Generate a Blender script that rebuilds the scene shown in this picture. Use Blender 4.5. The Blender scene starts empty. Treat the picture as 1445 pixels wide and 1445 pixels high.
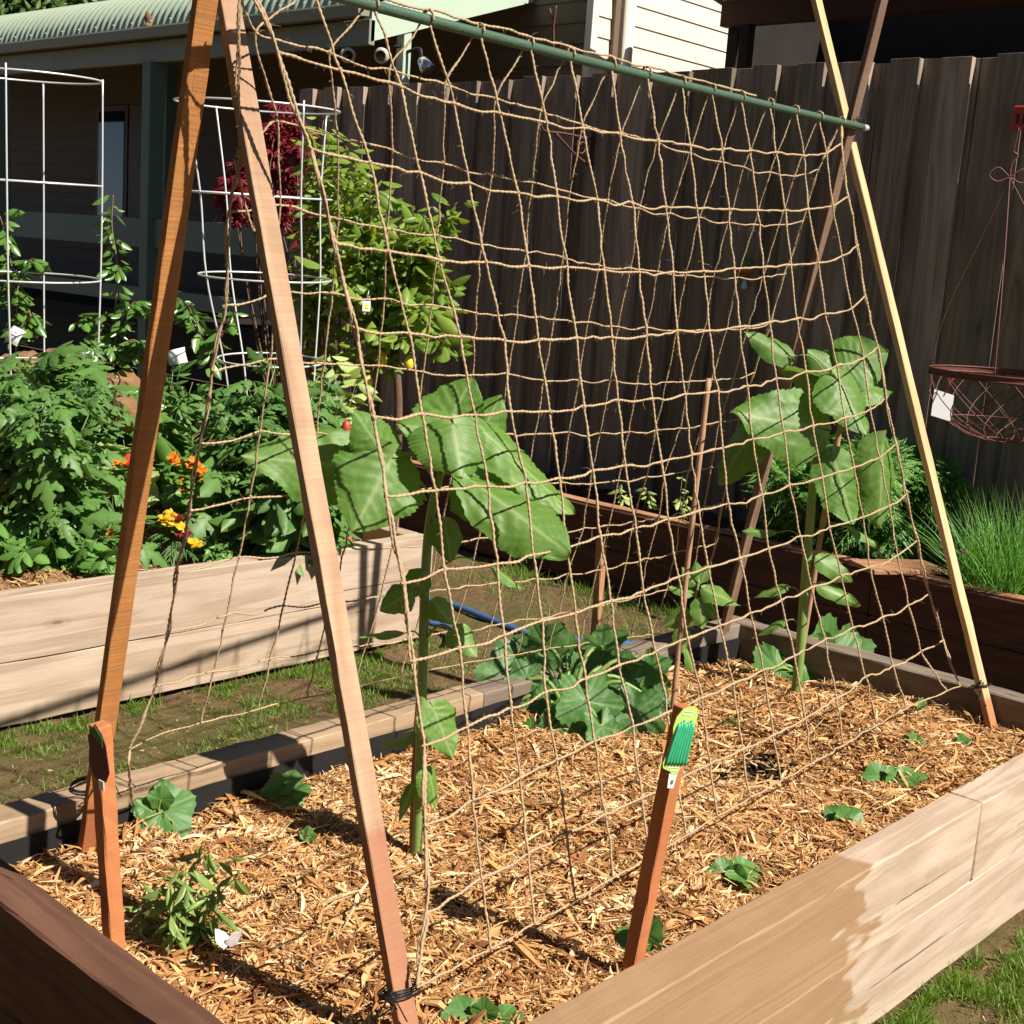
import bpy, math, random
import numpy as np
from mathutils import Vector, Matrix
rng = np.random.default_rng(11)
random.seed(5)
S = bpy.context.scene
COL = S.collection
# ------------------------------------------------------------------ camera
FOC = 1882.4; CC = 722.5; YAW, PIT, ROL = 0.7375, 0.1865, 0.0716
CAMZ = 1.6
_f0 = np.array([math.cos(YAW), math.sin(YAW), 0.]); _up = np.array([0, 0, 1.])
_rt = np.cross(_f0, _up)
_fw = _f0*math.cos(PIT) - _up*math.sin(PIT); _u = _up*math.cos(PIT) + _f0*math.sin(PIT)
_r2 = _rt*math.cos(ROL) + _u*math.sin(ROL); _u2 = -_rt*math.sin(ROL) + _u*math.cos(ROL)
CAM = np.array([0, 0, CAMZ])
SUN = np.array([0.2, -1.0, 1.06]); SUN /= np.linalg.norm(SUN)     # towards the sun
TOC = -_fw                                                        # towards the camera

def ray(x, y):
    return _r2*((x-CC)/FOC) - _u2*((y-CC)/FOC) + _fw
def V(x, y, h):
    """photo point -> world point standing h metres in front of the camera (measured along the ground)"""
    d = ray(x, y); return d*(h/(d @ _f0)) + CAM
def ON(ax, v, x, y):
    d = ray(x, y); return d*((v-CAM[ax])/d[ax]) + CAM
def PL(A, B, C, x, y):
    n = np.cross(B-A, C-A); d = ray(x, y); return CAM + d*(((A-CAM) @ n)/(d @ n))
def nrm(v):
    v = np.asarray(v, float); return v/(np.linalg.norm(v, axis=-1, keepdims=True)+1e-12)
def a3(*v): return np.array(v, float)

cam = bpy.data.cameras.new('camera'); cob = bpy.data.objects.new('camera', cam); COL.objects.link(cob)
cam.sensor_width = 36; cam.lens = 36*FOC/1445; cam.clip_start = 0.05; cam.clip_end = 500
m = Matrix.Identity(4)
for i in range(3):
    m[i][0] = _r2[i]; m[i][1] = _u2[i]; m[i][2] = -_fw[i]; m[i][3] = CAM[i]
cob.matrix_world = m
S.camera = cob

# ------------------------------------------------------------------ mesh builder
class MB:
    def __init__(s): s.v=[]; s.q=[]; s.t=[]; s.c=[]; s.a=[]; s.n=0
    def add(s, v, q=None, t=None, tint=0.5, aux=0.0):
        v = np.asarray(v, float).reshape(-1, 3); k = len(v)
        s.v.append(v)
        if q is not None and len(q): s.q.append(np.asarray(q, int).reshape(-1, 4)+s.n)
        if t is not None and len(t): s.t.append(np.asarray(t, int).reshape(-1, 3)+s.n)
        s.c.append(np.broadcast_to(np.asarray(tint, float), (k,)) if np.ndim(tint) == 0 else np.asarray(tint, float))
        s.a.append(np.broadcast_to(np.asarray(aux, float), (k,)) if np.ndim(aux) == 0 else np.asarray(aux, float))
        s.n += k
    def build(s, name, mat, parent=None, smooth=False):
        me = bpy.data.meshes.new(name)
        v = np.concatenate(s.v) if s.v else np.zeros((0, 3))
        q = np.concatenate(s.q) if s.q else np.zeros((0, 4), int)
        t = np.concatenate(s.t) if s.t else np.zeros((0, 3), int)
        me.vertices.add(len(v)); me.vertices.foreach_set('co', v.astype(np.float32).ravel())
        li = np.concatenate([q.ravel(), t.ravel()]).astype(np.int32)
        me.loops.add(len(li)); me.loops.foreach_set('vertex_index', li)
        ls = np.concatenate([np.arange(len(q))*4, len(q)*4+np.arange(len(t))*3]).astype(np.int32)
        lt = np.concatenate([np.full(len(q), 4), np.full(len(t), 3)]).astype(np.int32)
        me.polygons.add(len(ls)); me.polygons.foreach_set('loop_start', ls); me.polygons.foreach_set('loop_total', lt)
        me.polygons.foreach_set('use_smooth', np.full(len(ls), bool(smooth)))
        me.update(calc_edges=True)
        for nm, arr in (('tint', s.c), ('vein', s.a)) if s.v else ():
            at = me.attributes.new(nm, 'FLOAT', 'POINT')
            at.data.foreach_set('value', np.concatenate(arr).astype(np.float32))
        me.materials.append(mat)
        o = bpy.data.objects.new(name, me); COL.objects.link(o)
        if parent is not None: par(o, parent)
        return o

def par(o, p):
    o.parent = p; o.matrix_parent_inverse = p.matrix_world.inverted()
def tag(o, label=None, cat=None, group=None, kind=None):
    if label: o['label'] = label
    if cat: o['category'] = cat
    if group: o['group'] = group
    if kind: o['kind'] = kind
    return o
def thing(name, label, cat, loc=(0, 0, 0), group=None):
    o = bpy.data.objects.new(name, None); COL.objects.link(o)
    o.empty_display_size = 0.1
    o.matrix_world = Matrix.Translation(Vector([float(c) for c in loc]))
    return tag(o, label, cat, group)

# ------------------------------------------------------------------ shapes
def catmull(P, k=6):
    P = [np.asarray(p, float) for p in P]
    if len(P) < 3: return np.array([P[0]*(1-i/k)+P[-1]*(i/k) for i in range(k+1)])
    Q = [2*P[0]-P[1]] + P + [2*P[-1]-P[-2]]; out = []
    for i in range(1, len(Q)-2):
        p0, p1, p2, p3 = Q[i-1:i+3]
        for j in range(k):
            t = j/k
            out.append(.5*((2*p1)+(-p0+p2)*t+(2*p0-5*p1+4*p2-p3)*t*t+(-p0+3*p1-3*p2+p3)*t**3))
    out.append(P[-1]); return np.array(out)

def tube(mb, pts, r, n=8, tint=0.5, aux=0.0, ply=0, pitch=0.012, cap=True):
    pts = np.asarray(pts, float); k = len(pts)
    r = np.broadcast_to(np.asarray(r, float), (k,))
    T = nrm(np.gradient(pts, axis=0))
    ref = a3(0, 0, 1) if abs(T[0][2]) < .9 else a3(1, 0, 0)
    N = np.zeros_like(pts); N[0] = nrm(np.cross(T[0], ref))
    for i in range(1, k):
        w = N[i-1]-T[i]*(N[i-1] @ T[i]); N[i] = w/(np.linalg.norm(w)+1e-12)
    B = np.cross(T, N)
    s = np.concatenate([[0], np.cumsum(np.linalg.norm(np.diff(pts, axis=0), axis=1))])
    ph = np.arange(n)*2*math.pi/n
    A = ph[None, :]+np.zeros((k, 1))
    R = r[:, None]*np.ones((1, n))
    if ply: R = R*(1+.28*np.cos(ply*A-(s/pitch*2*math.pi)[:, None]))
    v = pts[:, None, :]+R[..., None]*(np.cos(A)[..., None]*N[:, None, :]+np.sin(A)[..., None]*B[:, None, :])
    i, j = np.meshgrid(np.arange(k-1), np.arange(n), indexing='ij'); j2 = (j+1) % n
    q = np.stack([i*n+j, i*n+j2, (i+1)*n+j2, (i+1)*n+j], -1).reshape(-1, 4)
    vv = v.reshape(-1, 3); t = []
    if cap:
        vv = np.concatenate([vv, pts[:1], pts[-1:]]); a, b = k*n, k*n+1
        t = [(a, (x+1) % n, x) for x in range(n)]+[(b, (k-1)*n+x, (k-1)*n+(x+1) % n) for x in range(n)]
    tt = tint if np.ndim(tint) == 0 else np.concatenate([np.repeat(tint, n), [tint[0], tint[-1]] if cap else []])
    mb.add(vv, q, t, tt, aux)

def boxv(mb, lo, hi, tint=0.5, mat=None):
    lo = np.asarray(lo, float); hi = np.asarray(hi, float)
    v = np.array([[(lo, hi)[a][0], (lo, hi)[b][1], (lo, hi)[c][2]] for a in (0, 1) for b in (0, 1) for c in (0, 1)])
    if mat is not None: v = v @ np.array(mat)[:3, :3].T + np.array(mat)[:3, 3]
    q = [(0, 1, 3, 2), (4, 6, 7, 5), (0, 4, 5, 1), (2, 3, 7, 6), (0, 2, 6, 4), (1, 5, 7, 3)]
    mb.add(v, q, None, tint)

def frame(x, up):
    x = nrm(x); z = nrm(np.asarray(up, float)-x*(np.asarray(up, float) @ x)); y = np.cross(z, x)
    return x, y, z

def beam(name, p0, p1, w, t, up, mat, parent=None, bev=.004, seg=14, rough=.0012, taper=0.):
    """a sawn length of timber: long axis p0->p1, t thick along up, w across; edges eased, faces a little uneven"""
    p0 = np.asarray(p0, float); p1 = np.asarray(p1, float); L = np.linalg.norm(p1-p0)
    x, y, z = frame(p1-p0, up)
    b = bev
    prof = np.array([(-w/2+b, -t/2), (w/2-b, -t/2), (w/2, -t/2+b), (w/2, t/2-b), (w/2-b, t/2), (-w/2+b, t/2), (-w/2, t/2-b), (-w/2, -t/2+b)])
    n = 8; xs = np.concatenate([[0, b], np.linspace(b, L-b, seg+1)[1:-1], [L-b, L]]); k = len(xs)
    r = np.random.default_rng(abs(hash((round(p0[0], 3), round(p1[1], 3)))) % 99991)
    v = np.zeros((k, n, 3))
    for i, xx in enumerate(xs):
        sc = 1-(2*b/min(w, t)*.6 if i in (0, k-1) else 0)-taper*xx/L
        j = r.normal(0, rough, (n, 2)) if 0 < i < k-1 else 0
        v[i, :, 0] = xx; v[i, :, 1:] = prof*sc+j
    vv = np.concatenate([v.reshape(-1, 3), [[0, 0, 0], [L, 0, 0]]])
    i, j = np.meshgrid(np.arange(k-1), np.arange(n), indexing='ij'); j2 = (j+1) % n
    q = np.stack([i*n+j, (i+1)*n+j, (i+1)*n+j2, i*n+j2], -1).reshape(-1, 4)[:, ::-1]
    a, c = k*n, k*n+1
    tr = [(a, (s+1) % n, s) for s in range(n)]+[(c, (k-1)*n+s, (k-1)*n+(s+1) % n) for s in range(n)]
    mb = MB(); mb.add(vv, q, tr)
    o = mb.build(name, mat)
    M4 = Matrix.Identity(4)
    for i in range(3): M4[i][0] = x[i]; M4[i][1] = y[i]; M4[i][2] = z[i]; M4[i][3] = p0[i]
    o.matrix_world = M4
    if parent is not None:
        o.parent = parent; o.matrix_parent_inverse = parent.matrix_world.inverted()
    return o

# --- leaves -----------------------------------------------------------
def big_leaf(mb, base, tip, normal, W, shape='heart', droop=.12, fold=.25, serr=.02, quilt=.012, nu=36, nv=17, tint=.5, wave=.03, seed=0):
    r = np.random.default_rng(seed)
    base = np.asarray(base, float); tip = np.asarray(tip, float); L = np.linalg.norm(tip-base)
    x, y, z = frame(tip-base, normal)
    u = np.linspace(0, 1, nu); v = np.linspace(-1, 1, nv)
    U, Vv = np.meshgrid(u, v, indexing='ij'); A = np.abs(Vv)
    if shape == 'heart': w = np.sin(math.pi*np.clip(U, 0, 1)**.56)**.8; back = .16
    elif shape == 'oval': w = np.sin(math.pi*np.clip(U, 0, 1)**.78)**.62; back = .13
    elif shape == 'ovate': w = np.sin(math.pi*U**.72)**.9; back = .03
    else: w = np.sin(math.pi*U**.85); back = 0
    w = np.clip(w, 0.004, None)*(1+.05*np.sin(U*13+r.random()*6+3*np.sign(Vv))+.03*np.sin(U*29+r.random()*6-2*np.sign(Vv)))
    saw = 1-serr*1.5*np.mod(U*17, 1)*np.clip(A*2-1, 0, 1)
    X = L*(U-back*A**2*np.clip(1-U*2.2, 0, 1)**1.2)
    Y = W/2*w*Vv*saw
    vs = np.mod(U*5.5+.5*np.sin(U*9+r.random()*6)-A*1.7+.25*np.sign(Vv)+r.random(), 1)
    vein = np.maximum(np.exp(-(np.abs(Y)/(.012*W+.0008))**2), .6*np.exp(-((np.minimum(vs, 1-vs))/.05)**2)*(w > .1)*np.clip(1.15-A, 0, 1))
    Z = -droop*L*U**2*(1+.3*np.sin(3*U))-fold*W/2*w*(np.sqrt(A*A+.03)-.17)*(.4+A*.9)
    Z += quilt*L*(.38*np.cos(2*math.pi*(np.floor(U*7-A*1.6+9)*0+U*7-A*1.6))*np.sin(math.pi*np.clip(A, 0, 1))*w+.75*np.sin(U*23+A*6+3*np.sin(U*9)+r.random()*6)*np.sin(A*17+r.random()*6)*w*np.clip(A*3, 0, 1))
    ph = r.random(4)*6
    Z += wave*L*(np.sin(U*7+ph[0])*A**2*np.sign(Vv)+.7*np.sin(U*11+ph[1])*A**2+.4*np.sin(U*17+ph[3]+Vv*3)*A**3)
    Z += .05*L*np.sin(U*3+ph[2])*Vv
    P = base+X[..., None]*x+Y[..., None]*y+Z[..., None]*z
    i, j = np.meshgrid(np.arange(nu-1), np.arange(nv-1), indexing='ij')
    q = np.stack([i*nv+j, (i+1)*nv+j, (i+1)*nv+j+1, i*nv+j+1], -1).reshape(-1, 4)
    mb.add(P.reshape(-1, 3), q, None, tint+.1*(r.random()-.5), vein.ravel())

def palm_leaf(mb, c, d, normal, R, lobes=5, depth=.16, serr=.05, cup=.05, tint=.5, seed=0, nr=9, nt=88, wave=.09, quilt=.03):
    r = np.random.default_rng(seed)
    x, y, z = frame(d, normal)
    th = np.linspace(-math.pi, math.pi, nt); s = np.linspace(0, 1, nr)
    rr = 1-depth*(.5-.5*np.cos(lobes*th*.98))
    rr *= 1-.72*np.exp(-((np.abs(th)-math.pi)/.3)**2)
    rr *= .92+.08*np.cos(th)
    rr *= 1+serr*(np.abs(np.mod(th*lobes*5/(2*math.pi), 1)-.5)*2-.5)+r.normal(0, .012, nt)
    rr[-1] = rr[0]
    Sg, T = np.meshgrid(s, th, indexing='ij'); Q = Sg*rr[None, :]*R
    dth = np.abs(np.mod(T*lobes/(2*math.pi)+.5, 1)-.5)*2*math.pi/lobes
    vein = np.exp(-((dth*Sg)/.035)**2)
    br = np.mod(Sg*5-dth*1.3, 1); vein = np.maximum(vein, .55*np.exp(-((np.minimum(br, 1-br))/.1)**2)*(Sg > .2))
    ph = r.random(3)*6
    Z = R*(cup*Sg**2-quilt*vein*Sg+wave*Sg**2*(np.sin(2*T+ph[0])+.6*np.sin(5*T+ph[1]))-.22*Sg**2*np.clip(np.cos(T), 0, 1))
    P = np.asarray(c, float)+(Q*np.cos(T))[..., None]*x+(Q*np.sin(T))[..., None]*y+Z[..., None]*z
    i, j = np.meshgrid(np.arange(nr-1), np.arange(nt-1), indexing='ij')
    q = np.stack([i*nt+j, (i+1)*nt+j, (i+1)*nt+j+1, i*nt+j+1], -1).reshape(-1, 4)
    mb.add(P.reshape(-1, 3), q, None, tint+.12*(r.random()-.5), vein.ravel())

def strip_tmpl(xs, ws, fold=.25, droop=.2):
    v = []; q = []; a = []
    for i, (xx, w) in enumerate(zip(xs, ws)):
        z0 = -droop*xx*xx
        v += [(xx, -w, z0-fold*w), (xx, 0, z0), (xx, w, z0-fold*w)]; a += [0, 1, 0]
        if i:
            k = 3*i
            q += [(k-3, k, k+1, k-2), (k-2, k+1, k+2, k-1)]
    return np.array(v, float), np.array(q), np.array(a, float)
T_OV = strip_tmpl([0, .18, .42, .7, .9, 1], [.02, .33, .5, .38, .17, .01], .35, .25)
T_LA = strip_tmpl([0, .25, .5, .75, 1], [.04, .4, .5, .33, .01], .5, .35)
T_BL = strip_tmpl([0, .35, .7, 1], [.5, .45, .3, .02], .012, .35)
def compound(parts):
    v = []; q = []; a = []; n = 0
    for (bx, by, ang, L, W) in parts:
        tv, tq, ta = strip_tmpl([0, .15, .3, .45, .62, .8, 1], [.03, .4, .27, .5, .28, .27, .01], .25, .3)
        p = tv.copy(); p[:, 0] *= L; p[:, 1] *= W; p[:, 2] *= L
        c, s = math.cos(ang), math.sin(ang)
        X = bx+p[:, 0]*c-p[:, 1]*s; Y = by+p[:, 0]*s+p[:, 1]*c
        p[:, 0] = X; p[:, 1] = Y; p[:, 2] -= .3*np.clip(X, 0, 2)**2
        v.append(p); q.append(tq+n); a.append(ta); n += len(p)
    return np.concatenate(v), np.concatenate(q), np.concatenate(a)
T_TOM = compound([(.55, 0, 0, .45, .3), (.5, 0, 1.0, .34, .22), (.5, 0, -1.0, .34, .22), (.27, 0, 1.1, .3, .2), (.27, 0, -1.1, .3, .2), (.0, 0, 0, .6, .03)])
T_MAP = compound([(0, 0, 0, 1, .26), (0, 0, .75, .85, .24), (0, 0, -.75, .85, .24), (0, 0, 1.6, .6, .2), (0, 0, -1.6, .6, .2)])
T_FIL = compound([(0, 0, 0, 1, .04)]+[(.15+.16*i, 0, sg*(.75), .5-.06*i, .035) for i in range(5) for sg in (-1, 1)]+[(.3+.16*i, .12*sg, sg*.2, .32, .035) for i in range(3) for sg in (-1, 1)])

def leaves(mb, base, d, normal, L, W, tm, tint=None, bend=None):
    tv, tq, ta = tm
    base = np.asarray(base, float).reshape(-1, 3); N = len(base); k = len(tv)
    x = nrm(d); n0 = np.asarray(normal, float); z = nrm(n0-x*np.sum(n0*x, -1, keepdims=True)); y = np.cross(z, x)
    L = np.broadcast_to(np.asarray(L, float), (N,)); W = np.broadcast_to(np.asarray(W, float), (N,))
    tz = tv[None, :, 2]*np.ones((N, 1))
    if bend is not None: tz = tz+bend[:, None]*(tv[None, :, 0]-.5)**2
    P = base[:, None]+(tv[None, :, 0, None]*L[:, None, None])*x[:, None]+(tv[None, :, 1, None]*W[:, None, None])*y[:, None]+(tz*L[:, None])[..., None]*z[:, None]
    q = (tq[None]+(np.arange(N)*k)[:, None, None]).reshape(-1, 4)
    if tint is None: tint = rng.random(N)
    mb.add(P.reshape(-1, 3), q, None, np.repeat(tint, k), np.tile(ta, N))

def rdir(N, zlo=-1, zhi=1):
    z = rng.uniform(zlo, zhi, N); a = rng.uniform(0, 2*math.pi, N); s = np.sqrt(np.clip(1-z*z, 0, 1))
    return np.stack([np.cos(a)*s, np.sin(a)*s, z], -1)
# ------------------------------------------------------------------ materials
class NT:
    def __init__(s, name):
        s.m = bpy.data.materials.new(name); s.m.use_nodes = True; s.t = s.m.node_tree
        s.t.nodes.clear(); s.out = s.n('ShaderNodeOutputMaterial')
    def n(s, typ, **kw):
        nd = s.t.nodes.new(typ)
        for k, v in kw.items():
            if k.startswith('i_'):
                k = k[2:]; k = int(k) if k.isdigit() else k.replace('_', ' ')
                nd.inputs[k].default_value = v
            else: setattr(nd, k, v)
        return nd
    def l(s, a, b): s.t.links.new(a, b)
    def noise(s, vec, scale, detail=4, rough=.55, dist=0):
        nd = s.n('ShaderNodeTexNoise'); nd.inputs['Scale'].default_value = scale; nd.inputs['Detail'].default_value = detail
        nd.inputs['Roughness'].default_value = rough; nd.inputs['Distortion'].default_value = dist
        s.l(vec, nd.inputs['Vector']); return nd.outputs['Fac']
    def mapping(s, vec, scale=(1, 1, 1), loc=(0, 0, 0), rot=(0, 0, 0)):
        nd = s.n('ShaderNodeMapping'); nd.inputs['Scale'].default_value = scale; nd.inputs['Location'].default_value = loc; nd.inputs['Rotation'].default_value = rot
        s.l(vec, nd.inputs['Vector']); return nd.outputs['Vector']
    def ramp(s, fac, stops, interp='LINEAR'):
        nd = s.n('ShaderNodeValToRGB'); cr = nd.color_ramp; cr.interpolation = interp
        while len(cr.elements) < len(stops): cr.elements.new(.5)
        for e, (p, c) in zip(cr.elements, stops):
            e.position = p; e.color = tuple(c)+(1,) if len(c) == 3 else c
        s.l(fac, nd.inputs['Fac']); return nd.outputs['Color']
    def mix(s, fac, a, b, blend='MIX'):
        nd = s.n('ShaderNodeMix', data_type='RGBA', blend_type=blend)
        for v, idx in ((fac, 0), (a, 6), (b, 7)):
            if hasattr(v, 'is_output'): s.l(v, nd.inputs[idx])
            elif idx == 0: nd.inputs[0].default_value = v
            else: nd.inputs[idx].default_value = tuple(v)+(1,)
        return nd.outputs[2]
    def math(s, op, a, b=None, clamp=False):
        nd = s.n('ShaderNodeMath', operation=op, use_clamp=clamp)
        for v, i in ((a, 0), (b, 1)):
            if v is None: continue
            if hasattr(v, 'is_output'): s.l(v, nd.inputs[i])
            else: nd.inputs[i].default_value = v
        return nd.outputs[0]
    def attr(s, name): return s.n('ShaderNodeAttribute', attribute_name=name).outputs['Fac']
    def bump(s, h, strength=.3, dist=.01):
        nd = s.n('ShaderNodeBump'); nd.inputs['Strength'].default_value = strength; nd.inputs['Distance'].default_value = dist
        s.l(h, nd.inputs['Height']); return nd.outputs['Normal']
    def bsdf(s, col, rough=.6, bump=None, spec=.4, metal=0, trans=None):
        b = s.n('ShaderNodeBsdfPrincipled')
        for v, k in ((col, 'Base Color'), (rough, 'Roughness')):
            if hasattr(v, 'is_output'): s.l(v, b.inputs[k])
            elif k == 'Base Color': b.inputs[k].default_value = tuple(v)+(1,)
            else: b.inputs[k].default_value = v
        b.inputs['Specular IOR Level'].default_value = spec; b.inputs['Metallic'].default_value = metal
        if bump is not None: s.l(bump, b.inputs['Normal'])
        if trans is not None:
            tr = s.n('ShaderNodeBsdfTranslucent'); tc, amt = trans
            if hasattr(tc, 'is_output'): s.l(tc, tr.inputs['Color'])
            else: tr.inputs['Color'].default_value = tuple(tc)+(1,)
            mx = s.n('ShaderNodeMixShader'); mx.inputs[0].default_value = amt
            s.l(b.outputs[0], mx.inputs[1]); s.l(tr.outputs[0], mx.inputs[2]); s.l(mx.outputs[0], s.out.inputs['Surface'])
        else: s.l(b.outputs[0], s.out.inputs['Surface'])
        return s.m

def flat(name, col, rough=.6, spec=.4, metal=0, var=.15, scale=30, bump=.0):
    t = NT(name); tc = t.n('ShaderNodeTexCoord').outputs['Object']
    f = t.noise(tc, scale, 5)
    c = t.mix(f, tuple(x*(1-var) for x in col), tuple(min(1, x*(1+var)) for x in col))
    return t.bsdf(c, rough, t.bump(f, bump, .004) if bump else None, spec, metal)

def wood(name, light, dark, knots=0., saw=0., stain=None, wet=None, rough=.75, ring=9., seed=0., fade=None, per=True, crack=.0, bumps=.35, grain=1., vary=.12):
    """sawn timber, grain along the local X axis; knots, saw marks, a water stain and a damp foot are marks on the wood itself"""
    t = NT(name); tc = t.n('ShaderNodeTexCoord').outputs['Object']
    if per:
        oi = t.n('ShaderNodeObjectInfo').outputs['Random']
        off = t.n('ShaderNodeCombineXYZ'); t.l(t.math('MULTIPLY', oi, 13.), off.inputs[0]); t.l(t.math('MULTIPLY', oi, 7.), off.inputs[1]); off.inputs[2].default_value = seed
        ad = t.n('ShaderNodeVectorMath', operation='ADD'); t.l(tc, ad.inputs[0]); t.l(off.outputs[0], ad.inputs[1]); vec = ad.outputs[0]
    else: vec = tc
    # long wavering rings
    w1 = t.noise(t.mapping(vec, (.7, ring, ring)), 1.0, 3, .5, .6)
    rings = t.math('SINE', t.math('MULTIPLY', w1, 34.*grain))
    rings = t.math('MULTIPLY_ADD', rings, .5); rings.node.inputs[2].default_value = .5
    fib = t.noise(t.mapping(vec, (8, 130, 130)), 1.0, 6, .72)
    blot = t.noise(t.mapping(vec, (2.2, 5, 5)), 1.0, 5, .6)
    f = t.math('MULTIPLY', rings, .42); f = t.math('ADD', f, t.math('MULTIPLY', fib, .5)); f = t.math('ADD', f, t.math('MULTIPLY', t.math('SUBTRACT', blot, .5), .9))
    col = t.mix(t.math('ADD', f, .0, True), dark, light)
    if per:
        col = t.mix(1.0, col, t.ramp(t.math('FRACT', t.math('MULTIPLY', oi, 7.31)), [(0, (1-vary,)*3), (1, (1.0,)*3)]), 'MULTIPLY')
    h = t.math('ADD', t.math('MULTIPLY', fib, .6), t.math('MULTIPLY', rings, .25))
    if knots:
        vo = t.n('ShaderNodeTexVoronoi'); vo.inputs['Scale'].default_value = 1.0
        t.l(t.mapping(vec, (2.2, 7, 7)), vo.inputs['Vector'])
        kd = t.ramp(vo.outputs['Distance'], [(0, (1, 1, 1)), (knots*.45, (.6, .6, .6)), (knots, (0, 0, 0))])
        kr = t.math('MULTIPLY_ADD', t.math('SINE', t.math('MULTIPLY', vo.outputs['Distance'], 70)), .3); kr.node.inputs[2].default_value = .7
        col = t.mix(t.math('MULTIPLY', t.math('MULTIPLY', kd, kr), .85), col, tuple(c*.33 for c in dark))
    if saw:
        sep = t.n('ShaderNodeSeparateXYZ'); t.l(vec, sep.inputs[0])
        sw = t.noise(t.mapping(vec, (170, 3, 3)), 1.0, 2, .6)
        sw2 = t.noise(t.mapping(vec, (38, 2, 2)), 1.0, 2, .6)
        sws = t.math('MULTIPLY_ADD', t.math('ADD', t.math('MULTIPLY', sw, .6), t.math('MULTIPLY', sw2, .5)), 1.5); sws.node.inputs[2].default_value = -.42
        col = t.mix(t.math('MULTIPLY', sws, saw, True), col, tuple(c*.42 for c in dark))
        h = t.math('ADD', h, t.math('MULTIPLY', sw, -saw))
    if crack:
        cr = t.noise(t.mapping(vec, (.9, 60, 60)), 1.0, 3, .5)
        col = t.mix(t.math('MULTIPLY', t.ramp(cr, [(.27, (1, 1, 1)), (.31, (0, 0, 0))]), crack), col, tuple(c*.2 for c in dark))
    if stain:
        scol, fn = stain
        col = t.mix(fn(t, tc), col, t.mix(.86, col, scol))
    if wet:
        x0, wcol, amt = wet
        sep = t.n('ShaderNodeSeparateXYZ'); t.l(tc, sep.inputs[0])
        e = t.math('ADD', sep.outputs[0], t.math('MULTIPLY', t.math('SUBTRACT', fib, .5), .02))
        mk = t.ramp(t.math('MULTIPLY', t.math('SUBTRACT', x0, e), 1/.02), [(0, (0, 0, 0)), (1, (1, 1, 1))])
        col = t.mix(t.math('MULTIPLY', mk, amt), col, t.mix(.8, col, wcol))
    return t.bsdf(col, rough, t.bump(h, bumps, .004), .3)

def leafm(name, c0, c1, vein, under=None, rough=.42, tr=.28, spec=.45, blotch=0.):
    t = NT(name); tc = t.n('ShaderNodeTexCoord').outputs['Object']
    tint = t.attr('tint'); v = t.attr('vein')
    col = t.mix(tint, c0, c1)
    f = t.noise(tc, 34, 4, .6)
    col = t.mix(t.math('MULTIPLY', f, .35), col, tuple(x*.62 for x in c0))
    if blotch:
        col = t.mix(t.math('MULTIPLY', t.ramp(t.noise(tc, 45, 3), [(.52, (0, 0, 0)), (.6, (1, 1, 1))]), blotch), col, (.30, .36, .22))
    col = t.mix(t.math('MULTIPLY', v, .6), col, vein)
    if under:
        g = t.n('ShaderNodeNewGeometry'); col = t.mix(g.outputs['Backfacing'], col, t.mix(.6, col, under))
    tcx = t.mix(.5, col, tuple(min(1, x*1.6) for x in (c1[0]*1.15, c1[1]*1.1, c1[2]*.5)))
    bm = t.bump(t.math('ADD', t.math('MULTIPLY', f, .8), t.math('MULTIPLY', v, -.5)), .25, .003)
    return t.bsdf(col, rough, bm, spec, 0, (tcx, tr))

def ground_mat():
    t = NT('soil'); tc = t.n('ShaderNodeTexCoord').outputs['Object']
    a = t.noise(tc, 1.3, 6, .6); b = t.noise(tc, 26, 8, .7); c = t.noise(tc, 140, 4, .7)
    col = t.mix(t.ramp(b, [(.3, (0, 0, 0)), (.7, (1, 1, 1))]), (.075, .045, .022), (.23, .145, .075))
    col = t.mix(t.ramp(c, [(.55, (0, 0, 0)), (.75, (1, 1, 1))]), col, (.33, .24, .14))
    col = t.mix(t.ramp(a, [(.45, (0, 0, 0)), (.62, (.75, .75, .75))]), col, t.mix(b, (.06, .07, .018), (.16, .15, .05)))
    h = t.math('ADD', b, t.math('MULTIPLY', c, .5))
    return t.bsdf(col, .95, t.bump(h, .9, .02), .15)

def chip_mat(name, stops):
    t = NT(name); tc = t.n('ShaderNodeTexCoord').outputs['Object']
    col = t.ramp(t.attr('tint'), stops)
    f = t.noise(tc, 190, 3, .6)
    col = t.mix(t.math('MULTIPLY', f, .45), col, (.16, .06, .02))
    return t.bsdf(col, .8, t.bump(f, .3, .002), .2)

def jute_mat():
    t = NT('jute'); tc = t.n('ShaderNodeTexCoord').outputs['Object']
    f = t.noise(tc, 420, 3, .6); g = t.noise(tc, 22, 3)
    col = t.mix(f, (.36, .245, .14), (.66, .51, .33)); col = t.mix(t.math('MULTIPLY', g, .35), col, (.22, .13, .055))
    return t.bsdf(col, .9, t.bump(f, .4, .001), .1, 0, ((.5, .36, .18), .12))

def weatherboard(name, col, dark):
    t = NT(name); tc = t.n('ShaderNodeTexCoord').outputs['Object']
    f = t.noise(t.mapping(tc, (2, 2, 14)), 1.5, 5, .6); g = t.noise(tc, 60, 3)
    c = t.mix(t.math('MULTIPLY', f, .5), col, dark); c = t.mix(t.math('MULTIPLY', g, .12), c, dark)
    return t.bsdf(c, .65, t.bump(g, .08, .003), .3)

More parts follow.
